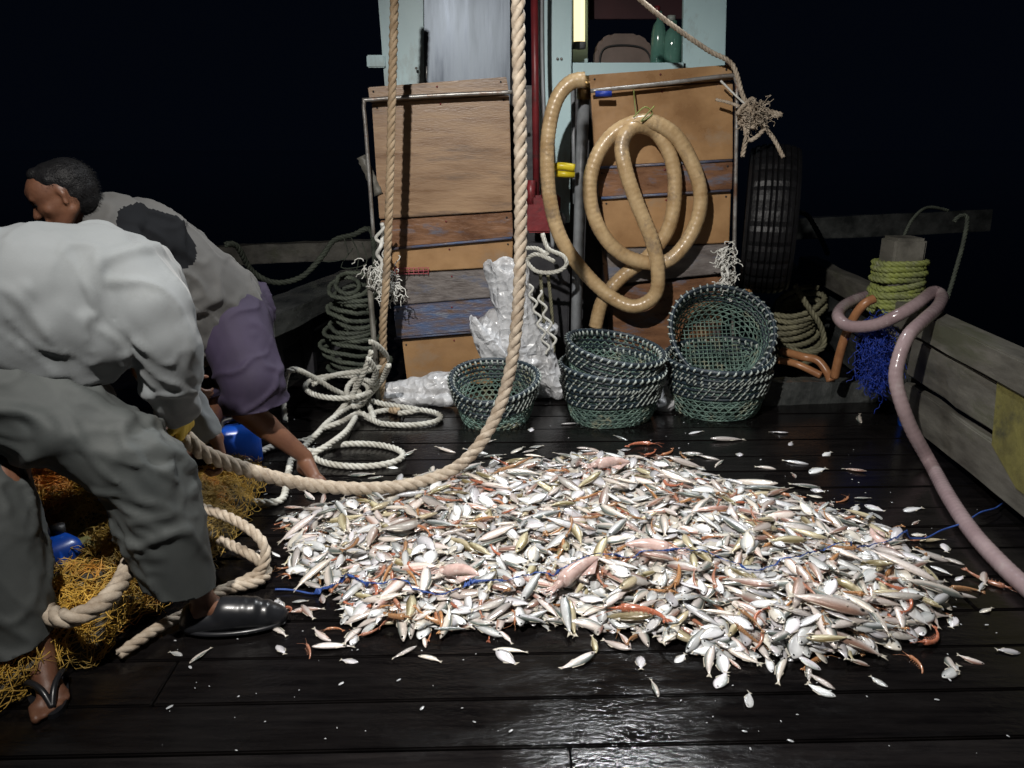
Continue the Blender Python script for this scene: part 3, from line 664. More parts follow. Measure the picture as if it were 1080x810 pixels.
thing_mesh('hanging_rope', mb, M['ropetan'], 'thinner tan rope hanging straight down before the left locker', 'rope')
# white tangle
def zr(px, py, z): return G(px, py, z)
tang = MB(); rr_ = .0165
def ell(cx, cy, ax, ay, z, a0=0, a1=360, ph=0, n=16):
    return [G(cx + ax * math.cos(R(a0 + (a1 - a0) * i / n)), cy + ay * math.sin(R(a0 + (a1 - a0) * i / n)), z) for i in range(n + 1)]
for P in ([zr(301, 445, .02), zr(299, 418, .14), zr(303, 394, .3), zr(313, 390, .32), zr(334, 400, .22), zr(350, 410, .14), zr(368, 420, .06), zr(380, 436, .03), zr(402, 447, .02)] ,
          [zr(392, 370, .42), zr(384, 392, .3), zr(372, 415, .15), zr(356, 436, .06), zr(338, 454, .04), zr(322, 470, .03), zr(305, 488, .03)],
          [zr(410, 385, .35), zr(402, 402, .22), zr(385, 420, .08), zr(367, 430, .07), zr(345, 446, .06), zr(327, 463, .04), zr(290, 470, .03), zr(270, 480, .03), zr(246, 498, .03)],
          [zr(386, 420, .04), zr(394, 440, .02), *[p for p in ell(427, 440, 38, 8.5, .018, 170, 500)], zr(380, 436, .05), zr(360, 445, .06), zr(340, 452, .05)],
          [zr(320, 475, .04), *[p for p in ell(378, 480, 47, 12, .018, 200, 545)], zr(330, 478, .04), zr(345, 470, .06), zr(365, 455, .07), zr(375, 440, .07)],
          [*[p for p in ell(358, 408, 36, 12, .14, 0, 350)], zr(392, 405, .2), zr(396, 392, .3), zr(388, 378, .4)],
          [zr(330, 405, .2), zr(352, 396, .2), zr(376, 392, .2), zr(398, 388, .25), zr(408, 378, .3), zr(400, 366, .4), zr(390, 360, .45)],
          [zr(306, 488, .03), zr(303, 505, .02), zr(298, 526, .02), zr(280, 530, .02), zr(262, 528, .02), zr(248, 525, .02)],
          [zr(375, 400, .12), zr(388, 408, .1), zr(384, 424, .06), zr(372, 428, .08), zr(366, 410, .12), zr(376, 398, .16)],
          [zr(420, 436, .03), zr(440, 432, .05), zr(400, 425, .05), zr(380, 415, .08), zr(372, 400, .15)]):
    tang.rope(catmull(P, 8), rr_, sides=6)
thing_mesh('rope_tangle', tang, M['ropewhite'], 'white twisted rope in loops and tangles on the deck by the left locker', 'rope')
# green coil left
mb = MB(); rn = random.Random(5); P = []
for k in range(16 * 15):
    a = 2 * math.pi * k / 16; lv = k / 16
    cx = 372 + 6 * math.sin(lv * 1.7) ; cy = 388 - lv * 6.2 
    P.append(D(cx + (30 - lv * .9 + 3 * math.sin(lv * 2.1) + rn.gauss(0, .5)) * math.cos(a) + 3 * math.sin(lv * 1.3), cy + 7 * math.sin(a) + rn.gauss(0, .5) - 3 * math.cos(a + lv), 4.75 - .14 * math.sin(a)))
mb.rope(catmull(P, 4), .0155, sides=6, step=.018)
thing_mesh('coiled_rope', mb, M['ropegreen'], 'dull green rope piled in a tall coil left of the left locker', 'rope')
mb = MB(); mb.rope(catmull([D(238, 258, 5.2), D(250, 260, 5.3), D(266, 286, 5.5), D(290, 298, 5.6), D(318, 292, 5.7), D(340, 270, 5.8), D(352, 254, 5.9), D(372, 248, 6), D(392, 244, 6), D(396, 300, 5.5)], 12), .022, sides=7)
thing_mesh('looped_rope', mb, M['ropegreen'], 'dark green rope sagging over the rail behind the stooping man', 'rope')
mb = MB()
for a in ((352, 255), (372, 262)): mb.tube(catmull([D(*a, 5.9), D(a[0] - 12, a[1] + 20, 5.8), D(a[0] + 14, a[1] + 16, 5.8), D(a[0] + 10, a[1] - 6, 5.9)], 6), .004, 5)
mb.tube(catmull([D(370, 250, 5.9), D(378, 268, 5.8), D(376, 286, 5.8)], 6), .005, 5)
thing_mesh('net_twine', mb, M['ropegreen'], 'loose thin green twine hanging off the rail at left', 'twine')
# rope coils right
mb = MB(); rn = random.Random(9); P = []
for k in range(14 * 9):
    a = 2 * math.pi * k / 14; lv = k / 14
    P.append(D(838 + (28 - abs(lv - 6) * 1.5 + rn.gauss(0, 1.5)) * math.cos(a) + 6 * math.sin(lv), 374 - lv * 6.5 + 12 * math.sin(a) - 8 * math.cos(a) * (lv / 9), 4.95 - .12 * math.sin(a)))
mb.rope(catmull(P, 4), .019, sides=6, step=.02)
mb.rope(catmull([D(838, 300, 4.8), D(850, 320, 4.78), D(866, 345, 4.76), D(868, 366, 4.75), D(850, 372, 4.75), D(828, 366, 4.75)], 8), .019)
thing_mesh('coiled_rope', mb, M['ropeolive'], 'olive rope hung in drooping coils just right of the tyre', 'rope')
mb = MB(); mb.rope(catmull([D(836, 224, 6.2), D(850, 226, 6.1), D(860, 240, 6), D(868, 256, 5.9), D(873, 268, 5.8)], 8), .02); thing_mesh('rope_bight', mb, M['ropegreen'], 'short green rope arching over the rail right of the tyre', 'rope')
mb = MB(); mb.rope(catmull([D(952, 252, 4.6), D(962, 232, 4.6), D(978, 219, 4.7), D(1000, 222, 4.8)], 8), .01)
thing_mesh('thin_rope', mb, M['ropegreen'], 'thin green rope arching up behind the bollard top', 'rope')
mb = MB(); mb.rope(catmull([D(1006, 234, 4.5), D(1012, 228, 4.5), D(1020, 230, 4.5), D(1016, 256, 4.45), D(1008, 285, 4.4), D(1000, 312, 4.35), D(996, 322, 4.3)], 8), .013)
thing_mesh('thin_rope', mb, M['ropegreen'], 'thin green rope hanging straight right of the bollard', 'rope')

# bollard
bl = D(944, 318, 4.2)
bo = empty('bollard', bl, 'square timber bollard wound with yellow green rope on the right gunwale', 'bollard')
mb = MB(); tp = D(945, 250, 4.2); mb.prism([(bl.x - .085, 4.12, bl.z - .3), (bl.x + .085, 4.12, bl.z - .3), (bl.x + .09, 4.12, tp.z), (bl.x - .08, 4.12, tp.z)], (0, .18, 0)); mb.build('post', M['gunwale'], bo, bevel=.015)
mb = MB(); P = []; rn = random.Random(2)
n = 10
for k in range(18 * n):
    a = 2 * math.pi * k / 18; lv = k / 18
    rr = .118 + .006 * math.sin(lv * 9) ; q = max(abs(math.cos(a)), abs(math.sin(a))) ** .5
    z = D(944, 330 - lv * 5.5, 4.2).z + (.02 * math.sin(a + 1) if 4 < lv < 6 else 0)
    P.append(Vector((bl.x + rr * math.cos(a) / q, 4.21 + rr * .85 * math.sin(a) / q, z)))
mb.rope(catmull(P, 3), .0185, sides=7, step=.018)
thing_mesh('mooring_rope', mb, M['ropeyellow'], 'yellow green rope wound tightly around the bollard', 'rope')
# milky hose
P = [D(950, 318, 4.42), D(925, 312, 4.42), D(908, 314, 4.35), D(890, 323, 4.2), D(884, 334, 4.05), D(896, 344, 3.95), D(922, 343, 3.85), D(946, 333, 3.78), D(968, 320, 3.82), D(984, 308, 3.95), D(993, 313, 3.9), D(989, 324, 3.75), D(974, 338, 3.6), D(958, 354, 3.5), D(948, 378, 3.45), D(945, 402, 3.42), D(953, 432, 3.38), D(964, 458, 3.38)] + [G(x, y, .03) for x, y in ((982, 490), (1001, 525), (1026, 562), (1057, 596), (1082, 619), (1120, 652), (1170, 690))]
mb = MB(); ribbed(mb, catmull(P, 12), .032, .02, .03); thing_mesh('water_hose', mb, M['hosepink'], 'milky pink hose looping the bollard and running across the deck', 'hose')
mb = MB(); mb.tube(catmull([D(922, 315, 4.0), D(910, 322, 4.0), D(898, 340, 4.05), D(888, 365, 4.1), D(880, 398, 4.15)], 10), .024, 12)
thing_mesh('orange_pipe', mb, M['hoseorange'], 'orange brown pipe leaning down from the bollard to deck', 'pipe')
mb = MB(); mb.tube(catmull([D(824, 370, 4.5), D(846, 376, 4.5), D(862, 380, 4.45), D(872, 392, 4.4), D(876, 402, 4.35)], 10), .024, 12); mb.tube(catmull([D(820, 380, 4.5), D(840, 384, 4.5), D(866, 396, 4.4)], 8), .022, 12)
thing_mesh('orange_pipe', mb, M['hoseorange'], 'orange brown hose lying beneath the olive coiled rope', 'hose')
mb = MB(); rn = random.Random(21)
for q in range(7): tuft(mb, D(925, 345 + q * 9, 3.95), (.13, .09, .12), 110, .0018, rn, 1.2)
thing_mesh('blue_net_bundle', mb, M['bluenet'], 'bright blue tangle of net twine hanging under the bollard', 'net')

# blue cans
def can(c, size, rotz, label, tiltv=0):
    t = empty('jerrycan', c, label, 'jerrycan'); c = Vector(c); q = Matrix.Rotation(rotz, 3, 'Z') @ Matrix.Rotation(tiltv, 3, 'X')
    x, y, z = size
    mb = MB(); prof = [(0, .92), (.06, 1), (.72, 1), (.86, .86), (.93, .6)]
    V = []
    for hz, k in prof:
        for i in range(24):
            a = 2 * math.pi * i / 24; cx, sy = math.cos(a), math.sin(a); e = .45
            V.append(c + q @ Vector((math.copysign(abs(cx) ** e, cx) * x / 2 * k, math.copysign(abs(sy) ** e, sy) * y / 2 * k, hz * z)))
    Fc = [(i * 24 + k, i * 24 + (k + 1) % 24, (i + 1) * 24 + (k + 1) % 24, (i + 1) * 24 + k) for i in range(4) for k in range(24)] + [tuple(range(24))[::-1], tuple(96 + k for k in range(24))]
    mb.add(V, Fc); mb.build('body', M['blue'], t)
    mb = MB(); mb.tube([c + q @ Vector((x * .25, 0, z * .9)), c + q @ Vector((x * .25, 0, z * 1.02))], x * .13, 12); mb.build('cap', M['black'], t)
    mb = MB(); mb.tube(catmull([c + q @ Vector(v) for v in ((-x * .35, 0, z * .88), (-x * .3, 0, z * 1.05), (0, 0, z * 1.07), (x * .08, 0, z * .9))], 5), x * .05, 8); mb.build('handle', M['black'], t)
can(G(255, 488, 0), (.2, .15, .2), R(20), 'bright blue jerrycan on deck behind the thick rope near bare foot', R(-12))
can(G(62, 640, 0.02), (.17, .2, .27), R(60), 'blue jerrycan half buried in the net between the near legs')
can(G(960, 448, 0), (.13, .1, .17), R(-20), 'blue jerrycan behind the milky hose on the right', R(10))

# blue cord across the fish
P = [G(290, 622, .01), G(350, 624, .012), G(420, 612, .11), G(480, 608, .13), G(540, 600, .14), (G(600, 590, .15)), G(640, 580, .15), G(680, 574, .15), G(740, 572, .15), G(790, 582, .15), G(850, 582, .13), G(900, 576, .1), G(940, 572, .07), G(980, 566, .02), G(1010, 552, .03), G(1036, 544, .05), G(1060, 532, .03), G(1085, 518, .01), G(1130, 490, .01)]
rn = random.Random(4); P = [p + Vector((0, rn.gauss(0, .006), 0)) for p in P]
mb = MB(); mb.rope(catmull(P, 12), .0042, step=.008, sides=4); mb.v = [(v[0], v[1] + .008 * math.sin(v[0] * 31) + .006 * math.sin(v[0] * 13 + 1), v[2]) for v in mb.v]; CORD = mb.build('blue_twine', M['bluecord'])
tag(CORD, 'thin blue cord stretched across the fish pile and hose', 'cord')

# ------------------------------------------------------------ fish net left
def netpile():
    t = empty('fishing_net', G(120, 660), 'heap of golden brown and orange fishing net round the near legs', 'fishing net'); rnd = random.Random(8)
    path = [G(262, 522, .0), G(235, 560, .0), G(190, 600, 0), G(140, 640, 0), G(90, 680, 0), G(45, 712, 0), G(-30, 745, 0)]
    rad = [.12, .15, .2, .2, .19, .17, .16]
    parts = [(path[i] + Vector((-.08, .05, rad[i] * .25)), rad[i], path[i + 1] + Vector((-.08, .05, rad[i + 1] * .25)), rad[i + 1], ((0, 0, 1), .75)) for i in range(6)]
    parts += [(G(30, 560, .1), .22, G(90, 560, .1), .2), (G(100, 560, .1), .2, G(200, 550, .05), .15)]
    me = blob(parts, .016, 2); wr(me, .03, 9, 3, ridged=True)
    core = link_me('net_core', me, M['netdark'], t)
    vs = me.vertices; N = len(vs)
    # strands hugging the heap
    mb = MB()
    flow = Vector((-.62, -.5, 0)).normalized()
    up = [v for v in vs if v.normal.z > -.1 and v.co.z > .0]
    from mathutils.kdtree import KDTree
    kd = KDTree(N)
    for i, v in enumerate(vs): kd.insert(v.co, i)
    kd.balance()
    for k in range(6500):
        v = up[rnd.randrange(len(up))]; p = v.co.copy(); d = (flow + Vector((rnd.gauss(0, .5), rnd.gauss(0, .5), rnd.gauss(0, .3)))).normalized(); P = []
        lift = rnd.uniform(.002, .028)
        for s_ in range(7):
            co, idx, _ = kd.find(p); nrm = vs[idx].normal
            P.append(co + nrm * (lift * (1 + .8 * math.sin(s_ * 1.9 + k))))
            d = (d - nrm * d.dot(nrm) + Vector((rnd.gauss(0, .25), rnd.gauss(0, .25), rnd.gauss(0, .25)))).normalized(); p = co + d * .028
        if min(q.z for q in P) < .001: continue
        mb.tube(catmull(P, 2), rnd.uniform(.0007, .0019), 3, caps=False)
    mb.build('net_twine', M['netgold'], t)
netpile()
mb = MB()
mb.rope(catmull([G(196, 530, .22), G(240, 545, .2), G(268, 562, .17), G(280, 580, .12), G(276, 600, .06), G(258, 612, .03), G(228, 625, .03)], 10), .019, sides=8)
mb.rope(catmull([G(232, 570, .1), G(262, 584, .1), G(282, 602, .03), G(270, 614, .03), G(240, 622, .03), G(200, 645, .03), G(170, 660, .03), G(146, 676, .03), G(125, 690, .02)], 10), .019, sides=8)
thing_mesh('net_rope', mb, M['rope'], 'cream rope looping over the golden net beside the black shoe', 'rope')
mb = MB(); mb.tube([G(30, 600, .2), G(95, 575, .2)], .035, 12); thing_mesh('net_float', mb, M['ypaint'], 'olive yellow tubular float in the net between the near legs', 'float')

# ------------------------------------------------------------ people
def finger_set(parts, wrist, dirv, palm_n, side, curl, sc=1.0):
    """palm + 5 fingers. dirv: wrist->knuckles, palm_n: palm normal (fingers curl to it), side: thumb side"""
    d = Vector(dirv).normalized(); n = Vector(palm_n); n = (n - d * n.dot(d)).normalized(); s = d.cross(n).normalized() * side
    wv = Vector(wrist)
    for k, off in enumerate((-.028, -.010, .010, .028)):
        base = wv + d * .085 * sc + s * (-off) * sc
        parts.append((wv + s * (-off * .5) * sc, .021 * sc, base, .0125 * sc))
        Ls = [(.042, .028, .022), (.046, .030, .023), (.043, .028, .022), (.034, .022, .019)][k]
        dd = d.copy(); p = base
        for j, L in enumerate(Ls):
            dd = (Matrix.Rotation(curl * (.7 if j == 0 else 1), 3, d.cross(n).normalized()) @ dd)
            q = p + dd * L * sc; parts.append((p, (.0105 - j * .001) * sc, q, (.0098 - j * .0012) * sc)); p = q
    b = wv + s * .02 * sc + d * .02 * sc; q = b + (s * .7 + d * .5 + n * .3).normalized() * .045 * sc; r_ = q + (d * .6 + n * .7 + s * .1).normalized() * .034 * sc
    parts += [(b, .016 * sc, q, .0125 * sc), (q, .012 * sc, r_, .0098 * sc), (r_, .0098 * sc, r_ + (d * .2 + n).normalized() * .02 * sc, .0085 * sc)]
def foot(parts, ankle, dirv, sc=1.0, toes=True):
    d = Vector(dirv); d.z = 0; d.normalize(); s = Vector((-d.y, d.x, 0)); a = Vector(ankle); g0 = Vector((a.x, a.y, 0))
    parts += [(a, .040 * sc, g0 - d * .035 * sc + Vector((0, 0, .032)), .033 * sc), (a, .038 * sc, g0 + d * .10 * sc + Vector((0, 0, .034)), .030 * sc), (g0 - d * .03 * sc + Vector((0, 0, .03)), .030 * sc, g0 + d * .12 * sc + s * .02 + Vector((0, 0, .022)), .023 * sc),
              (g0 + d * .10 * sc + Vector((0, 0, .026)), .026 * sc, g0 + d * .14 * sc - s * .02 + Vector((0, 0, .02)), .021 * sc)]
    if toes:
        for k, (o_, L, r_) in enumerate(((-.042, .047, .0135), (-.018, .050, .0098), (.002, .044, .0094), (.022, .038, .009), (.041, .028, .0085))):
            b = g0 + d * (.14 - abs(k) * .006) * sc + s * o_ * .95 + Vector((0, 0, .018)); parts.append((b, r_ * 1.1, b + d * L * sc + Vector((0, 0, -.004)), r_))
def head(parts, c, fwd, up, sc=1.0):
    f = Vector(fwd).normalized(); u = Vector(up); u = (u - f * u.dot(f)).normalized(); s = f.cross(u); c = Vector(c)
    L = lambda x, y, z: c + (f * x + s * y + u * z) * sc
    k = sc
    parts += [(L(-.035, 0, .03), .078 * k, L(.025, 0, .035), .074 * k), (L(-.03, 0, .0), .07 * k, L(.03, 0, -.01), .064 * k), (L(.03, 0, -.04), .054 * k, L(.052, 0, -.085), .030 * k),
              (L(.075, 0, .028), .026 * k, L(.07, 0, .05), .032 * k), (L(.088, 0, .012), .010 * k, L(.108, 0, -.022), .0125 * k), (L(.10, .011, -.026), .0085 * k, L(.10, -.011, -.026), .0085 * k),
              (L(.083, .018, -.052), .0085 * k, L(.083, -.018, -.052), .0085 * k), (L(.080, .016, -.062), .009 * k, L(.080, -.016, -.062), .009 * k), (L(.055, 0, -.095), .02 * k, L(.06, 0, -.09), .022 * k),
              (L(.078, .045, .028), .010 * k, L(.09, .012, .026), .010 * k), (L(.078, -.045, .028), .010 * k, L(.09, -.012, .026), .010 * k), (L(.05, .042, -.022), .021 * k, L(.05, -.042, -.022), .021 * k),
              (L(-.01, .042, -.05), .024 * k, L(.04, .02, -.085), .022 * k), (L(-.01, -.042, -.05), .024 * k, L(.04, -.02, -.085), .022 * k)]
    for q in (1, -1): parts += [(L(-.012, q * .074, .018), .010 * k, L(-.018, q * .079, -.002), .011 * k, (tuple(s), .6)), (L(-.015, q * .075, -.018), .008 * k, L(-.012, q * .074, -.03), .009 * k, (tuple(s), .6))]
    return L
def soften(me, n=3):
    bm = bmesh.new(); bm.from_mesh(me)
    for _ in range(n): bmesh.ops.smooth_vert(bm, verts=bm.verts[:], factor=.5, use_axis_x=True, use_axis_y=True, use_axis_z=True)
    bm.to_mesh(me); bm.free(); me.update()
def cutplane(me, co, no, center, rad, pred=None):
    bm = bmesh.new(); bm.from_mesh(me); c = Vector(center)
    fs = [f for f in bm.faces if (f.calc_center_median() - c).length < rad and (pred is None or pred(f.calc_center_median()))]
    es = set(); vs = set()
    for f in fs: es.update(f.edges); vs.update(f.verts)
    bmesh.ops.bisect_plane(bm, geom=list(fs) + list(es) + list(vs), plane_co=co, plane_no=no, clear_outer=True)
    bm.to_mesh(me); bm.free()
def thicken(o, th):
    md = o.modifiers.new('cloth thickness', 'SOLIDIFY'); md.thickness = th; md.offset = -1; md.use_even_offset = False; md.use_quality_normals = False

def eyes_hair(L, t, sc, hair_seed):
    mb = MB()
    for q in (1, -1):
        c = L(.079, q * .031, .008)
        V = []; 
        mb.tube([c - (L(.01, 0, 0) - L(0, 0, 0)), c, c + (L(.007, 0, 0) - L(0, 0, 0))], [.008 * sc, .0125 * sc, .006 * sc], 12)
    mb.build('eye', M['eye'], t)
    hp = [(L(-.038, 0, .038), .082 * sc, L(.0, 0, .050), .075 * sc), (L(-.045, 0, .01), .074 * sc, L(-.045, 0, .035), .078 * sc), (L(-.05, 0, -.025), .054 * sc, L(-.05, 0, 0), .066 * sc), (L(.035, .03, .095), .024 * sc, L(.035, -.03, .095), .024 * sc), (L(.0, .05, .055), .030 * sc, L(.0, -.05, .055), .030 * sc)]
    me = blob(hp, .006, 2); wr(me, .0012, 60, hair_seed)
    h = link_me('hair', me, M['hair'], t)
    rnd = random.Random(hair_seed); mb = MB(); ax = (L(0, 0, 1) - L(0, 0, 0)).normalized(); fw = (L(1, 0, 0) - L(0, 0, 0)).normalized()
    for k in range(1500):
        v = me.vertices[rnd.randrange(len(me.vertices))]; n = v.normal; d = (n * .12 - fw * .5 - ax * .6 + Vector((rnd.gauss(0, .25), rnd.gauss(0, .25), rnd.gauss(0, .25)))).normalized()
        mb.tube([v.co - n * .002, v.co + d * .009, v.co + d * .016 - n * .001], [.0006, .0005, .0002], 3, caps=False)
    mb.build('hair_strands', M['hair'], h)

# --- far man in shorts
def far_man():
    t = empty('person', G(300, 510), 'barefoot man in grey shirt and purple shorts bending down behind the rope', 'person')
    hip = D(243, 330, 3.35); ch = D(150, 262, 3.05); neck = D(106, 228, 2.92); hd = D(67, 208, 2.84)
    shR = D(135, 262, 2.85); shL = D(150, 250, 3.25)
    knR = D(258, 432, 3.2); anR = D(322, 482, 3.28); knL = D(222, 440, 3.5); anL = D(218, 500, 3.55)
    b = []
    b += [(hip, .15, ch, .15), (ch, .14, D(122, 238, 2.96), .10), (shR, .055, shL, .055), (neck, .06, D(85, 222, 2.9), .055)]
    b += [(hip + Vector((0, -.09, 0)), .11, knR, .062), (knR, .058, knR.lerp(anR, .35), .058), (knR.lerp(anR, .35), .055, anR, .034)]
    b += [(hip + Vector((0, .09, 0)), .11, knL, .062), (knL, .058, knL.lerp(anL, .35), .055), (knL.lerp(anL, .35), .055, anL, .034)]
    foot(b, Vector((anR.x, anR.y, .075)), (.55, -.8, 0)); b.append((anR, .034, Vector((anR.x, anR.y, .075)), .036))
    foot(b, Vector((anL.x, anL.y, .075)), (-.8, -.5, 0)); b.append((anL, .034, Vector((anL.x, anL.y, .075)), .036))
    for sh, el, wrp in ((shR, D(120, 345, 2.8), D(165, 400, 2.75)), (shL, D(140, 345, 3.2), D(190, 400, 3.0))):
        b += [(sh, .05, el, .038), (el, .038, wrp, .027)]
        finger_set(b, wrp, (wrp - el), (.7, -.2, -.4), 1, .8)
    L = head(b, hd, (-.86, -.30, -.42), (-.40, .0, .90), 1.05)
    me = blob(b, .0062, 3); link_me('body', me, M['skin'], t)
    eyes_hair(L, t, 1.05, 5)
    # shirt
    s = [(hip.lerp(ch, .12), .185, ch, .185), (ch, .18, D(125, 243, 2.96), .13), (D(120, 240, 2.95), .10, D(112, 235, 2.94), .085), (D(225, 350, 3.25), .13, D(170, 300, 3.1), .16), (shR, .075, D(126, 318, 2.82), .068), (shL, .075, D(145, 318, 3.22), .068), (D(215, 375, 3.25), .06, D(200, 350, 3.2), .1)]
    me = blob(s, .0095, 4); wr(me, .008, 4, 2); fold(me, .024, 7, 2, (.75, .1, -.1)); fold(me, .028, 9, 7, (.2, .1, -1)); fold(me, .016, 18, 9, (.5, 0, -.6))
    soften(me, 3); cp = hip.lerp(ch, -.13); cutplane(me, cp, (hip - ch).normalized() + Vector((0, 0, -.25)), cp, .4)
    o = link_me('shirt', me, [M['shirtg'], M['shirtb']], t)
    pc = D(170, 246, 2.93)
    for p in me.polygons:
        c = p.center; q = (c - pc)
        ax = (ch - hip).normalized(); al = q.dot(ax); pr = (q - ax * al).length
        if (al / .17) ** 2 + (pr / .12) ** 2 < 1: p.material_index = 1
    thicken(o, .003)
    # shorts
    s = [(hip + Vector((-.03, 0, -.0)), .172, hip + Vector((-.05, 0, .03)), .165), (hip + Vector((.03, -.08, -.03)), .165, D(266, 400, 3.16), .135), (D(266, 400, 3.16), .135, D(272, 440, 3.18), .13), (hip + Vector((0, .1, 0)), .15, D(228, 425, 3.5), .115)]
    me = blob(s, .0095, 4); wr(me, .006, 5, 7); fold(me, .030, 8, 4, (.1, 0, 1)); fold(me, .024, 11, 5, (1, 0, .5))
    soften(me, 3); co = D(266, 428, 3.16); cutplane(me, co, (.12, 0, -1), co, .5)
    o = link_me('shorts', me, M['shorts'], t); thicken(o, .003)
far_man()

# --- near man
def near_man():
    t = empty('person', G(150, 690), 'man in pale grey long sleeved shirt and black shoe stooping close at left', 'person')
    hip = D(-28, 390, 2.1); ch = D(120, 300, 2.25)
    shR = D(152, 318, 2.2); shL = D(140, 300, 2.52)
    elR = D(180, 368, 2.2); wrR = D(192, 436, 2.36)
    elL = D(165, 390, 2.62); wrL = D(228, 462, 2.62)
    hipR = hip + Vector((.05, -.06, -.03)); hipL = hip + Vector((-.02, .08, -.03))
    knR = D(160, 505, 2.06); anR = D(214, 632, 2.1)
    knL = D(5, 560, 1.93); anL = D(42, 688, 1.86)
    b = []
    b += [(hip, .14, ch, .145), (ch, .13, D(150, 296, 2.36), .10), (shR, .06, shL, .06), (D(152, 300, 2.4), .06, D(168, 345, 2.5), .055)]
    b += [(shR, .05, elR, .038), (elR, .038, wrR, .028), (shL, .05, elL, .038), (elL, .042, wrL, .028)]
    finger_set(b, wrL, (.3, -.2, -1), (-.9, -.3, 0), 1, .9)
    finger_set(b, wrR, (wrR - elR), (-.6, .3, -.2), -1, .95, .95)
    b += [(hipR, .11, knR, .065), (knR, .062, knR.lerp(anR, .35), .06), (knR.lerp(anR, .35), .056, anR, .036)]
    b += [(hipL, .11, knL, .065), (knL, .062, knL.lerp(anL, .35), .06), (knL.lerp(anL, .35), .056, anL, .036)]
    rf = Vector((anR.x, anR.y, .095)); lf = Vector((anL.x, anL.y, .085)); dR = Vector((1, .16, 0)); dL = Vector((.55, -.75, 0))
    b += [(anR, .038, rf, .04), (anL, .038, lf, .04)]
    foot(b, rf, dR, 1.0, False); foot(b, lf, dL, 1.0, True)
    hd = D(160, 362, 2.56)
    L = head(b, hd, (.45, .3, -.85), (.75, .25, .5), 1.05)
    me = blob(b, .0065, 3); link_me('body', me, M['skin'], t)
    eyes_hair(L, t, 1.05, 9)
    # shirt
    s = [(D(-75, 335, 2.08), .19, D(40, 308, 2.14), .188), (D(40, 308, 2.14), .188, D(105, 303, 2.22), .178), (D(105, 303, 2.22), .178, D(138, 312, 2.26), .15), (D(70, 335, 2.12), .15, D(108, 352, 2.14), .115),
         (D(10, 352, 2.08), .14, D(85, 372, 2.12), .10), (D(138, 310, 2.2), .14, D(158, 324, 2.18), .118), (D(158, 324, 2.18), .118, D(172, 352, 2.17), .095), (D(172, 352, 2.17), .095, D(180, 385, 2.2), .085), (D(180, 385, 2.2), .085, D(187, 434, 2.3), .064), (D(148, 310, 2.46), .09, elL, .07), (elL, .07, D(215, 452, 2.62), .05)]
    me = blob(s, .0095, 12)
    wr(me, .004, 3, 12); fold(me, .030, 5.5, 3, (.55, .1, -.85)); fold(me, .024, 9, 6, (.35, .1, -1)); fold(me, .022, 16, 8, (.4, .1, -.8))
    co = D(0, 385, 2.1); soften(me, 4); sx_ = D(136, 390, 2.15).x; cutplane(me, D(60, 396, 2.06), Vector((-.42, 0, -1)).normalized(), D(0, 400, 2.1), .8, lambda q: q.x < sx_ and q.y < 2.42)
    co = D(187, 436, 2.3); cutplane(me, co, (D(190, 440, 2.33) - elR).normalized(), co, .15)
    o = link_me('shirt', me, M['shirtw'], t); thicken(o, .003)
    # glove
    gp = []; finger_set(gp, wrR, (wrR - elR), (-.6, .3, -.2), -1, .95, 1.12); gp.append((wrR, .036, wrR.lerp(elR, .12), .038))
    me = blob(gp, .0052, 2); link_me('glove', me, M['glove'], t)
    # trousers
    s = [(D(-70, 400, 2.1), .19, D(-10, 402, 2.1), .185), (D(-10, 402, 2.1), .17, D(60, 438, 2.08), .15), (D(-15, 405, 2.06), .155, D(85, 455, 2.05), .130), (D(85, 455, 2.05), .130, D(153, 496, 2.06), .120), (D(153, 496, 2.06), .120, D(176, 560, 2.07), .114), (D(176, 560, 2.07), .114, D(198, 640, 2.09), .098),
         (D(-60, 440, 2.1), .16, D(-14, 545, 1.95), .125), (D(-14, 545, 1.95), .125, D(10, 620, 1.9), .1), (D(10, 620, 1.9), .1, D(28, 700, 1.86), .085)]
    me = blob(s, .0095, 5)
    wr(me, .004, 3.5, 22); fold(me, .036, 6, 3, (.85, 0, -.3)); fold(me, .026, 9, 6, (.5, 0, -.9)); fold(me, .022, 16, 8, (.8, .1, -.2))
    soften(me, 3); cutplane(me, D(205, 610, 2.1), (-.22, .1, -1), D(205, 645, 2.1), .25); cutplane(me, D(35, 672, 1.86), (.1, .1, -1), D(32, 690, 1.86), .2)
    o = link_me('trousers', me, M['trous'], t); thicken(o, .003)
    # black slip-on shoe on front foot
    d = dR.normalized(); s_ = Vector((-d.y, d.x, 0)); g0 = Vector((rf.x + .015, rf.y, 0)); Z = lambda z: Vector((0, 0, z))
    sp = [(g0 - d * .05 + Z(.035), .043, g0 + d * .08 + Z(.042), .05), (g0 + d * .08 + Z(.045), .052, g0 + d * .16 + Z(.036), .046), (g0 + d * .17 + Z(.038), .048, g0 + d * .20 + Z(.030), .036), (g0 + d * .05 + Z(.06), .05, g0 + d * .13 + Z(.05), .05), (g0 - d * .055 + Z(.045), .036, g0 - d * .05 + Z(.065), .034)]
    me = blob(sp, .006, 3)
    for v in me.vertices:
        if v.co.z < .004: v.co.z = .004
        q = (v.co - g0).dot(d)
        if q > .09 and v.co.z > .05: v.co.z += .001 * math.sin(q * 190)
    o = link_me('shoe', me, M['shoe'], t)
    mb = MB(); P = [g0 + d * (.075 + .15 * math.cos(a)) + s_ * (.056 * math.sin(a)) + Z(.016) for a in [2 * math.pi * i / 40 for i in range(40)]]; mb.tube(P, .008, 8, closed=True); mb.build('sole_rim', M['shoe'], o)
    # sandal
    d = dL.normalized(); s_ = Vector((-d.y, d.x, 0)); g0 = Vector((lf.x, lf.y, 0))
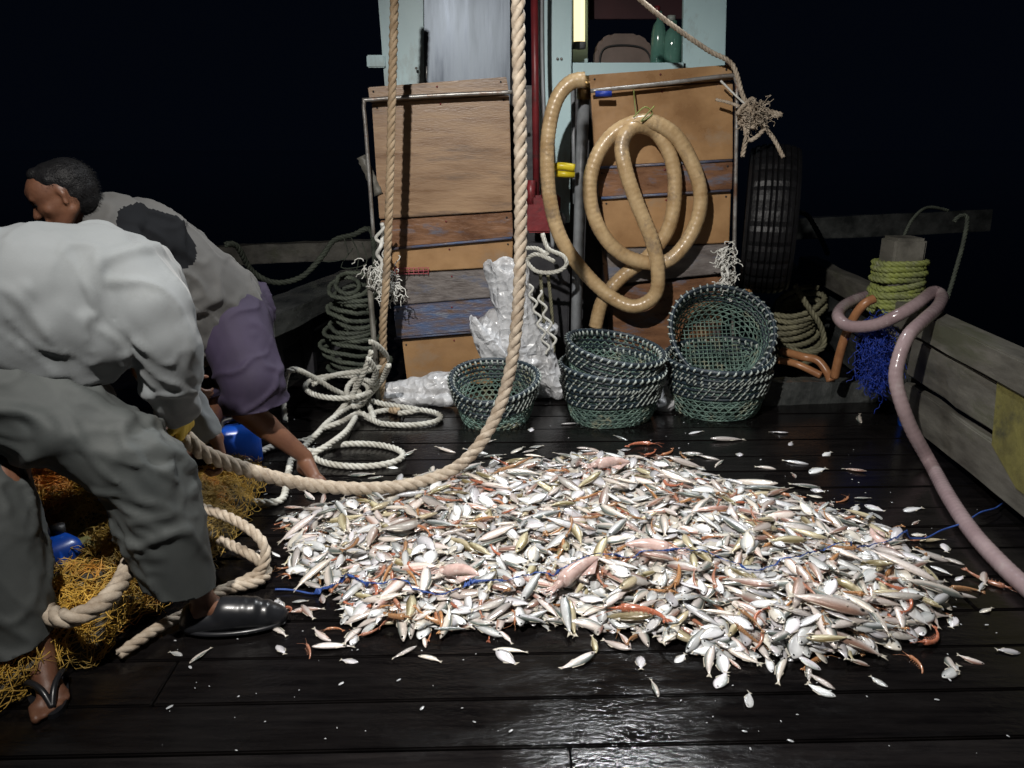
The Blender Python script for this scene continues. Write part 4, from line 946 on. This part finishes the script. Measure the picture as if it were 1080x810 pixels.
    mb = MB(); V = [g0 + d * (.06 + .135 * math.cos(a)) + s_ * (.05 * math.sin(a)) for a in [2 * math.pi * i / 30 for i in range(30)]]
    mb.add([v + Z(.001) for v in V] + [v + Z(.016) for v in V], [tuple(range(30))[::-1], tuple(range(30, 60))] + [(i, (i + 1) % 30, (i + 1) % 30 + 30, i + 30) for i in range(30)]); so = mb.build('sandal', M['shoe'], t, smooth=False)
    mb = MB()
    for q in (.05, -.05): mb.tube(catmull([g0 + d * .04 + s_ * q + Z(.02), g0 + d * .08 + s_ * q * .8 + Z(.06), g0 + d * .13 + s_ * q * .3 + Z(.055), g0 + d * .17 + Z(.02)], 6), .009, 8)
    mb.build('strap', M['shoe'], so)
near_man()

# ------------------------------------------------------------ the catch
def fish_proto(kind, seed):
    """returns list of (verts, faces, colours, material) for body / fins / eye, lying on its side, length 1 along x"""
    rnd = random.Random(seed); P = {}
    if kind == 'oval': hh, th = .225 + rnd.uniform(-.03, .04), .055; back = (.50, .52, .52); belly = (.95, .96, .96) if rnd.random() < .7 else (.93, .90, .78)
    elif kind == 'slender': hh, th = .135 + rnd.uniform(-.02, .02), .065; back = (.17, .20, .185); belly = (.90, .91, .90) if rnd.random() < .6 else (.84, .76, .70)
    elif kind == 'pink': hh, th = .14 + rnd.uniform(-.02, .02), .075; back = (.46, .27, .21); belly = (.86, .77, .72)
    else: hh, th = .13, .08; back = (.26, .21, .10); belly = (.74, .66, .44)
    jj = rnd.uniform(.55, 1.08)
    j = lambda c: tuple(max(0.02, min(.97, x * jj * rnd.uniform(.97, 1.03))) for x in c)
    back, belly = j(back), j(belly)
    bend = rnd.uniform(-.16, .16); st = 12; ring = 8; V = []; C = []; Fc = []
    for i in range(st):
        x = i / (st - 1); prof = (math.sin(math.pi * min(1, x ** .8)) ** .8) if 0 < x < 1 else 0
        prof = max(prof, .20 if x > .85 else .12); h_ = hh * prof * (1 if x < .8 else 1); t_ = th * prof ** .9
        if x > .84: t_ *= .6
        yo = bend * (x - .5) ** 2 * 2
        for k in range(ring):
            a = 2 * math.pi * k / ring; yy = math.cos(a) * h_
            V.append(Vector((x - .5, yy + yo, math.sin(a) * t_)))
            f = yy / (hh + 1e-6); f = (f + .15) / .7; f = min(1, max(0, f)); f = f * f
            c = tuple(belly[q] * (1 - f) + back[q] * f for q in range(3))
            if x < .2: c = tuple(q * .86 for q in c)
            C.append(c)
    for i in range(st - 1):
        for k in range(ring): Fc.append((i * ring + k, i * ring + (k + 1) % ring, (i + 1) * ring + (k + 1) % ring, (i + 1) * ring + k))
    Fc += [tuple(range(ring))[::-1], tuple((st - 1) * ring + k for k in range(ring))]
    yo = bend * .5
    fin = []; ff = []
    def plate(pts):
        b = len(fin)
        for z in (-.004, .004): fin.extend([Vector((p[0], p[1], z)) for p in pts])
        n = len(pts); ff.append(tuple(b + i for i in range(n))[::-1]); ff.append(tuple(b + n + i for i in range(n)))
        for i in range(n): ff.append((b + i, b + (i + 1) % n, b + n + (i + 1) % n, b + n + i))
    tw = hh * .62
    plate([(.46, yo - .02), (.46, yo + .02), (.60, yo + tw), (.56, yo)]); plate([(.46, yo + .02), (.46, yo - .02), (.60, yo - tw), (.56, yo)])
    plate([(-.12, hh * .9), (-.02, hh * 1.12), (.28, hh * .72), (.25, hh * .5)]); plate([(.05, -hh * .85), (.12, -hh * 1.08), (.3, -hh * .62), (.26, -hh * .4)])
    ev = []; ef = []
    for z in (1, -1):
        c = Vector((-.40, hh * .12 + bend * .32, z * th * .62)); r_ = .024 + hh * .05; b = len(ev)
        ev.append(c + Vector((0, 0, z * .02)))
        for i in range(8): ev.append(c + Vector((math.cos(i * math.pi / 4) * r_, math.sin(i * math.pi / 4) * r_, 0)))
        for i in range(8): ef.append((b, b + 1 + i, b + 1 + (i + 1) % 8) if z > 0 else (b, b + 1 + (i + 1) % 8, b + 1 + i))
    sp = {}
    for nm_, (lo_, hi_) in dict(tail_fin=(0, 16), dorsal_fin=(16, 24), anal_fin=(24, 32)).items():
        sp[nm_] = (fin[lo_:hi_], [tuple(i_ - lo_ for i_ in f_) for f_ in ff if lo_ <= f_[0] < hi_])
    return dict(**sp, body=(V, Fc, C), fin=(fin, ff), eye=(ev, ef), hh=hh, th=th, kind=kind)
def shrimp_proto(seed):
    rnd = random.Random(seed); mb = MB(); P = []; rr = []
    a0 = rnd.uniform(.5, 1.5)
    for i in range(12):
        t = i / 11; a = t * a0; P.append(Vector((math.sin(a) / a0 - .3, (1 - math.cos(a)) / a0, 0))); rr.append(.085 * (1 - t * .65) * (1.06 if i % 2 else .94))
    c = (rnd.uniform(.8, 1.1), rnd.uniform(.7, 1.15), rnd.uniform(.7, 1.2))
    mb.tube(P, rr, 8, col=c)
    for k in range(6): p = P[1 + k]; mb.tube([p, p + Vector((.03, .14, .02)), p + Vector((.02, .2, 0))], .010, 4, col=c)
    for k in (-1, 1): mb.tube([P[0], P[0] + Vector((-.3, .1 * k, .03)), P[0] + Vector((-.5, .25 * k + .1, 0))], .006, 4, col=c)
    mb.tube([P[0] + Vector((.02, 0, 0)), P[0] + Vector((-.2, -.03, 0))], [.05, .006], 6, col=c)
    e = P[-1]; d = (P[-1] - P[-2]).normalized(); s = Vector((-d.y, d.x, 0))
    for k in (-1, 0, 1): mb.tube([e, e + d * .1 + s * .06 * k, e + d * .16 + s * .08 * k], [.02, .03, .008], 5, col=c)
    return mb
def squid_proto(seed):
    rnd = random.Random(seed); mb = MB(); bend = rnd.uniform(-.12, .12); P = []; rr = []
    for i in range(12):
        t = i / 11; P.append(Vector((.5 - t * .72, bend * math.sin(t * 3), 0))); rr.append(.012 + .10 * math.sin(min(1, t * 1.3) * math.pi / 2) ** .8 if t < .93 else .085)
    c = (rnd.uniform(.85, 1.1),) * 3; mb.tube(P, rr, 12, col=c)
    mb.tube([P[-1], P[-1] + Vector((-.1, 0, 0))], [.06, .05], 10, col=c)
    for k in range(8):
        a = k / 8 * 6.28; y = math.cos(a) * .035; mb.tube(catmull([P[-1] + Vector((-.08, y, math.sin(a) * .03)), P[-1] + Vector((-.2, y * 2 + rnd.gauss(0, .03), 0)), P[-1] + Vector((-.34, y * 2.5 + rnd.gauss(0, .07), -.02))], 3), [.016 - .002 * q for q in range(7)], 5, col=c)
    for s in (1, -1):
        mb.add([Vector((.47, .0, .0)), Vector((.2, s * .2, -.01)), Vector((.05, s * .09, -.005)), Vector((.47, 0, .012)), Vector((.2, s * .2, .004)), Vector((.05, s * .09, .012))], [(0, 1, 2), (3, 5, 4), (0, 3, 4, 1), (1, 4, 5, 2), (2, 5, 3, 0)], col=c)
    return mb
KINDS = ['oval', 'slender', 'pink', 'yellow']
PROT = {k: [fish_proto(k, i * 13 + n) for i in range(7)] for n, k in enumerate(KINDS)}
SHR = [shrimp_proto(i) for i in range(5)]; SQD = [squid_proto(i) for i in range(4)]
HALF = dict(oval=(.5, .2, .06), slender=(.5, .12, .07), pink=(.5, .14, .075), yellow=(.5, .13, .08), shrimp=(.45, .14, .08), squid=(.5, .11, .1))

# height-field stacking
gx0, gy0, cs = -1.4, 1.6, .012; NX, NY = 260, 200
grid = np.zeros((NX, NY)); rnd = random.Random(42)
polypx = [(300, 548), (345, 535), (400, 517), (470, 503), (560, 488), (640, 484), (715, 492), (790, 518), (860, 536), (920, 552), (955, 575), (985, 612), (1000, 640), (965, 672), (900, 692), (830, 696), (745, 688), (670, 666), (590, 656), (500, 662), (430, 665), (360, 650), (350, 622), (305, 602)]
poly = np.array([tuple(G(x, y, .02))[:2] for x, y in polypx])
def inpoly(X, Y):
    c = np.zeros_like(X, bool); n = len(poly)
    for i in range(n):
        x1, y1 = poly[i]; x2, y2 = poly[i - 1]
        c ^= ((y1 > Y) != (y2 > Y)) & (X < (x2 - x1) * (Y - y1) / (y2 - y1 + 1e-12) + x1)
    return c
def edist(X, Y):
    d = np.full(X.shape, 9.)
    for i in range(len(poly)):
        a = poly[i]; b = poly[i - 1]; ab = b - a; t = np.clip(((X - a[0]) * ab[0] + (Y - a[1]) * ab[1]) / (ab @ ab), 0, 1)
        d = np.minimum(d, np.hypot(X - a[0] - t * ab[0], Y - a[1] - t * ab[1]))
    return d
GX, GY = np.meshgrid(gx0 + np.arange(NX) * cs, gy0 + np.arange(NY) * cs, indexing='ij')
IN = inpoly(GX, GY); ED = edist(GX, GY)
target = np.where(IN, .022 + .052 * np.clip(ED / .38, 0, 1) ** .8, 0)
for i in range(0, NX, 1):
    for j in range(0, NY, 1):
        if IN[i, j]: target[i, j] *= 1 + .55 * noise.noise(Vector((GX[i, j] * 4, GY[i, j] * 4, 3)))
def place(x, y, ang, L, kind, tilt=True, embed=.35):
    hx, hy, hz = [q * L for q in HALF[kind]]
    ca, sa = math.cos(ang), math.sin(ang); U = []; 
    for u in (-.85, -.4, 0, .4, .85):
        for v in (-.7, .7):
            U.append((x + ca * u * hx - sa * v * hy, y + sa * u * hx + ca * v * hy))
    U = np.array(U); ii = np.clip(((U[:, 0] - gx0) / cs).astype(int), 0, NX - 1); jj = np.clip(((U[:, 1] - gy0) / cs).astype(int), 0, NY - 1)
    hgt = grid[ii, jj]
    A = np.c_[U[:, 0] - x, U[:, 1] - y, np.ones(len(U))]; co = np.linalg.lstsq(A, hgt, rcond=None)[0]
    a, b = np.clip(co[0], -.28, .28), np.clip(co[1], -.28, .28); h0 = co[2]
    resid = np.max(hgt - (a * (U[:, 0] - x) + b * (U[:, 1] - y) + h0)) * (1 - embed)
    z = max(h0 + resid + hz * .92, hz * .95)
    nrm = Vector((-a, -b, 1)).normalized(); xa = Vector((ca, sa, 0)); xa = (xa - nrm * xa.dot(nrm)).normalized(); ya = nrm.cross(xa)
    m = Matrix((xa, ya, nrm)).transposed()
    roll = rnd.gauss(0, .16); m = m @ Matrix.Rotation(roll, 3, 'X') @ Matrix.Rotation(rnd.gauss(0, .1), 3, 'Y')
    if rnd.random() < .5: m = m @ Matrix.Rotation(math.pi, 3, 'X')
    # stamp
    r_ = int(hx / cs) + 1; ci, cj = int((x - gx0) / cs), int((y - gy0) / cs)
    i0, i1, j0, j1 = max(0, ci - r_), min(NX, ci + r_ + 1), max(0, cj - r_), min(NY, cj + r_ + 1)
    if i1 > i0 and j1 > j0:
        dx = GX[i0:i1, j0:j1] - x; dy = GY[i0:i1, j0:j1] - y; uu = (dx * ca + dy * sa) / hx; vv = (-dx * sa + dy * ca) / hy
        e = 1 - uu ** 2 - vv ** 2; top = z + a * dx + b * dy + hz * .8 * np.sqrt(np.clip(e, 0, 1))
        g_ = grid[i0:i1, j0:j1]; grid[i0:i1, j0:j1] = np.where(e > 0, np.maximum(g_, top), g_)
    T = m.to_4x4(); T.translation = (x, y, z)
    return T @ Matrix.Scale(L, 4)
def pick():
    q = rnd.random()
    if q < .50: return 'oval', rnd.uniform(.055, .10)
    if q < .70: return 'slender', rnd.uniform(.08, .14)
    if q < .84: return 'pink', rnd.uniform(.08, .14)
    if q < .90: return 'yellow', rnd.uniform(.09, .13)
    return 'shrimp', rnd.uniform(.06, .09)
stuff = MB()
def add_stuff(kind, T):
    if kind == 'shrimp':
        s = SHR[rnd.randrange(5)]; stuff.add([T @ Vector(v) for v in s.v], s.f, 1, list(s.c)); return
    p = PROT[kind][rnd.randrange(7)]
    stuff.add([T @ v for v in p['body'][0]], p['body'][1], 0, list(p['body'][2]))
    stuff.add([T @ v for v in p['fin'][0]], p['fin'][1], 2)
    stuff.add([T @ v for v in p['eye'][0]], p['eye'][1], 3)
cells = np.argwhere(IN & (ED > .015))
cnt = 0
for it in range(9000):
    i, j = cells[rnd.randrange(len(cells))]
    if grid[i, j] > target[i, j]: continue
    kind, L = pick(); T = place(GX[i, j] + rnd.uniform(-.01, .01), GY[i, j] + rnd.uniform(-.01, .01), rnd.uniform(0, 6.283), L, kind, embed=.5)
    add_stuff(kind, T); cnt += 1
print('stuff fish', cnt)
tag(stuff.build('fish_heap', [M['fish'], M['shrimp'], M['fin'], M['eye']]), 'mass of small mixed fish making up the heap on deck', 'fish catch', kind='stuff')

# individual fish
MESH = {}
def fmesh(key, V, Fc, m, C=None):
    if key in MESH: return MESH[key]
    mb = MB(); mb.add(V, Fc, 0, list(C) if C else None); me = bpy.data.meshes.new(key.split('|')[0]); me.from_pydata([tuple(v) for v in V], [], Fc); me.materials.append(m)
    at = me.color_attributes.new('col', 'FLOAT_COLOR', 'POINT'); arr = np.ones((len(V), 4))
    if C: arr[:, :3] = np.array(C)
    at.data.foreach_set('color', arr.ravel()); me.polygons.foreach_set('use_smooth', [True] * len(me.polygons))
    bm = bmesh.new(); bm.from_mesh(me); bmesh.ops.recalc_face_normals(bm, faces=bm.faces); bm.to_mesh(me); bm.free()
    MESH[key] = me; return me
NAMES = dict(oval=('oval_fish', 'small oval silver fish'), slender=('slender_fish', 'slender silver fish'), pink=('pink_fish', 'pinkish red fish'), yellow=('yellow_fish', 'yellowish olive fish'), shrimp=('shrimp', 'orange brown shrimp'), squid=('squid', 'pale pink squid'))
def put(kind, T, where, group):
    nm, lab = NAMES[kind]; L = T.to_scale()[0]
    if kind in ('shrimp', 'squid'):
        src = (SHR if kind == 'shrimp' else SQD); q = rnd.randrange(len(src)); s = src[q]
        o = link(nm, fmesh(nm + '|%d' % q, s.v, s.f, M[kind], s.c))
    else:
        q = rnd.randrange(7); p = PROT[kind][q]
        o = link(nm, fmesh(nm + '|%d' % q, p['body'][0], p['body'][1], M['fish'], p['body'][2]))
    o.matrix_basis = T
    if kind not in ('shrimp', 'squid'):
        for pn, m in (('tail_fin', M['fin']), ('dorsal_fin', M['fin']), ('anal_fin', M['fin']), ('eye', M['eye'])):
            c = bpy.data.objects.new(pn, fmesh(pn + kind + '|%d' % q, p[pn][0], p[pn][1], m)); COL.objects.link(c); c.parent = o
    tag(o, lab + ' ' + where, 'fish' if kind not in ('shrimp', 'squid') else kind, group)
    return o
xs = poly[:, 0]; cx_, cy_ = poly[:, 0].mean(), poly[:, 1].mean()
def zone(x, y):
    a = 'left' if x < cx_ - .45 else ('right' if x > cx_ + .45 else 'middle')
    b = 'far' if y > cy_ + .2 else ('near' if y < cy_ - .25 else 'central')
    return '%s %s' % (b, a)
nplaced = {}
quota = dict(oval=205, slender=110, pink=60, yellow=36, shrimp=80, squid=0)
weights = 1 / (GY[cells[:, 0], cells[:, 1]] ** 1.6); cum = np.cumsum(weights / weights.sum())
seq = [k for k, n in quota.items() for _ in range(n)]; rnd.shuffle(seq)
for kind in seq:
    i, j = cells[min(len(cells) - 1, int(np.searchsorted(cum, rnd.random())))]
    L = dict(oval=(.07, .11), slender=(.11, .165), pink=(.11, .17), yellow=(.11, .15), shrimp=(.07, .11))[kind]; L = rnd.uniform(*L)
    x, y = GX[i, j], GY[i, j]; T = place(x, y, rnd.uniform(0, 6.283), L, kind, embed=.55)
    put(kind, T, 'in the %s part of the fish heap' % zone(x, y), {'shrimp': 'shrimps in the fish heap'}.get(kind, NAMES[kind][0].replace('_', ' ') + ' in the heap'))
# recognisable large ones: (kind, px, py, pxlen, angle deg, label tail)
BIG = [('pink', 872, 668, 78, 160, 'long and plump, at the near right edge of the heap'), ('squid', 605, 622, 80, 40, 'large reddish brown, below the blue cord'), ('squid', 690, 594, 66, 165, 'long, beside the cord in the heap middle'),
       ('pink', 690, 600, 56, -20, 'beside the squid in the heap middle'), ('slender', 950, 612, 70, 150, 'big grey, at the right edge of the heap'), ('slender', 985, 625, 70, 175, 'big, poking out of the heap right edge'), ('yellow', 404, 548, 42, 70, 'round and olive, at the left of the heap'),
       ('oval', 745, 690, 30, 190, 'plump, alone on the near edge of the heap'), ('yellow', 665, 650, 60, 165, 'with bright tail, near edge of the heap'), ('squid', 640, 500, 54, 12, 'at the far edge of the heap'), ('shrimp', 672, 646, 60, 0, 'large orange, near edge of heap middle'), ('shrimp', 415, 662, 46, 170, 'large bright orange, at near left edge of heap'),
       ('shrimp', 536, 504, 40, 5, 'bright orange, at the far left of the heap'), ('shrimp', 716, 620, 40, 60, 'vivid orange, in the near middle of the heap'), ('slender', 795, 515, 50, 150, 'dark backed, at the far right of heap'), ('yellow', 800, 505, 46, 150, 'brown, at the far right of the heap'),
       ('slender', 825, 684, 44, 30, 'green backed, near right edge of heap'), ('pink', 790, 630, 52, 150, 'pale, in the right half of the heap'), ('yellow', 870, 690, 44, 0, 'dark olive, beneath the near right edge'), ('squid', 480, 620, 60, -20, 'brownish, left of the heap middle'), ('squid', 930, 575, 44, 100, 'pale, on the heap beside the blue cord')]
for kind, px, py, pl, ang, tail in BIG:
    p = G(px, py, .05 if py < 660 else .01); dep = p.y * math.cos(PITCH) + (H) * math.sin(PITCH); L = pl / F * dep * .95
    T = place(p.x, p.y, R(ang), L, kind, embed=.6)
    o = put(kind, T, tail, 'large catch'); o['label'] = NAMES[kind][1] + ', ' + tail
    del o['group']
# scattered ones on deck
SC = [('slender', 503, 476, 26, 170), ('slender', 521, 480, 22, 15), ('oval', 545, 474, 18, 40), ('oval', 565, 470, 15, 20), ('slender', 600, 446, 17, 0), ('shrimp', 677, 467, 28, 160), ('slender', 655, 461, 16, 140), ('oval', 660, 473, 13, 30), ('slender', 766, 463, 34, 5), ('oval', 822, 455, 18, 160), ('oval', 834, 467, 10, 60),
      ('slender', 840, 487, 24, 160), ('oval', 861, 495, 22, 25), ('pink', 902, 495, 22, 150), ('pink', 838, 500, 12, 90), ('slender', 808, 492, 20, 170), ('slender', 906, 441, 22, 70), ('oval', 733, 455, 16, 20), ('slender', 748, 482, 22, 160), ('oval', 780, 478, 14, 70), ('shrimp', 705, 478, 22, 10), ('slender', 730, 478, 22, 170),
      ('oval', 872, 478, 14, 40), ('slender', 850, 512, 30, 175), ('oval', 860, 522, 14, 150), ('slender', 910, 524, 16, 0), ('oval', 902, 535, 18, 60), ('oval', 961, 536, 22, 10), ('pink', 966, 550, 16, 40), ('slender', 985, 586, 36, 155), ('slender', 1012, 632, 32, 170), ('shrimp', 1046, 615, 36, 150), ('shrimp', 1012, 618, 28, 10), ('oval', 1012, 608, 12, 30),
      ('shrimp', 985, 680, 38, 0), ('pink', 905, 700, 24, 170), ('pink', 988, 640, 12, 10), ('slender', 350, 680, 40, 10), ('oval', 369, 695, 18, 170), ('pink', 323, 642, 32, 25), ('pink', 340, 630, 22, 110), ('oval', 316, 632, 16, 0), ('shrimp', 350, 660, 18, 30), ('slender', 210, 690, 26, 60), ('oval', 186, 687, 15, 160), ('slender', 392, 660, 34, 5),
      ('oval', 390, 665, 22, 40), ('shrimp', 400, 655, 20, 20), ('oval', 291, 583, 10, 150), ('shrimp', 303, 606, 12, 0), ('oval', 305, 552, 26, 100), ('oval', 312, 575, 26, 60), ('slender', 380, 500, 26, 0), ('oval', 415, 492, 12, 170), ('slender', 395, 503, 18, 175), ('slender', 470, 474, 24, 150), ('slender', 430, 478, 22, 50), ('oval', 560, 452, 12, 80), ('oval', 545, 447, 10, 10), ('slender', 512, 466, 20, 20),
      ('shrimp', 640, 484, 24, 0), ('pink', 617, 472, 18, 10), ('oval', 703, 668, 24, 160), ('slender', 620, 663, 40, 165), ('slender', 560, 660, 34, 5), ('oval', 690, 668, 28, 40), ('pink', 660, 674, 26, 110), ('oval', 812, 700, 20, 90), ('pink', 775, 698, 18, 120), ('oval', 780, 690, 14, 20), ('slender', 905, 680, 30, 175), ('slender', 345, 622, 24, 10), ('oval', 360, 605, 22, 80), ('oval', 445, 664, 20, 50), ('pink', 448, 676, 16, 100), ('slender', 475, 667, 34, 20), ('slender', 505, 662, 34, 160), ('shrimp', 455, 662, 30, 170)]
for kind, px, py, pl, ang in SC:
    p = G(px, py, .01); dep = p.y * math.cos(PITCH) + H * math.sin(PITCH); L = max(.045, pl / F * dep * 1.02)
    T = place(p.x, p.y, R(ang), L, kind, embed=.7)
    side = 'beyond the heap' if py < 500 else ('left of the heap' if px < 400 else ('right of the heap' if px > 950 else 'at the edge of the heap'))
    put(kind, T, 'lying loose on the wet deck ' + side, 'loose ' + NAMES[kind][0].replace('_', ' ') + ' on deck')

# strays thrown off the edge of the heap
for k in range(95):
    for tr in range(60):
        e = poly[rnd.randrange(len(poly))] ; x = e[0] + rnd.gauss(0, .2); y = e[1] + rnd.gauss(0, .16); i, j = int((x - gx0) / cs), int((y - gy0) / cs)
        if 0 <= i < NX and 0 <= j < NY and not IN[i, j] and ED[i, j] < .22 and x > -.95: break
    kind, L = pick(); L *= .85; T = place(x, y, rnd.uniform(0, 6.283), L, kind, embed=.7)
    where = {'left': 'on the left', 'right': 'on the right', 'middle': 'in the middle'}[zone(x, y).split()[1]] + (', far side' if y > cy_ else ', near side')
    put(kind, T, 'strayed just off the heap edge ' + where, 'stray ' + NAMES[kind][0].replace('_', ' ') + ' by the heap')

# flakes and scraps
fl = MB(); rnd2 = random.Random(77)
for k in range(240):
    px = rnd2.uniform(150, 1070); py = rnd2.choice((rnd2.uniform(640, 806), rnd2.uniform(440, 560), rnd2.uniform(430, 700)))
    p = G(px, py, .0045); L = abs(rnd2.gauss(0, .0032)) + .0012; a = rnd2.uniform(0, 6.28); n = 7
    V = [p + Vector((math.cos(a) * math.cos(t) * L - math.sin(a) * math.sin(t) * L * .45, math.sin(a) * math.cos(t) * L + math.cos(a) * math.sin(t) * L * .45, 0)) for t in [6.283 * i / n for i in range(n)]]
    fl.add(V + [p + Vector((0, 0, .0025))], [(i, (i + 1) % n, n) for i in range(n)])
tag(fl.build('fish_scraps', M['flake']), 'tiny pale fish scales and scraps scattered on wet deck', 'fish scraps', kind='stuff')

# drape the blue cord on the heap
me = CORD.data
for v in me.vertices:
    i = int((v.co.x - gx0) / cs); j = int((v.co.y - gy0) / cs)
    if 2 <= i < NX - 2 and 2 <= j < NY - 2:
        h = np.percentile(grid[i - 2:i + 3, j - 2:j + 3], 85) + .006
        if IN[i, j] or h > .02: v.co.z = h + (v.co.z * 0)
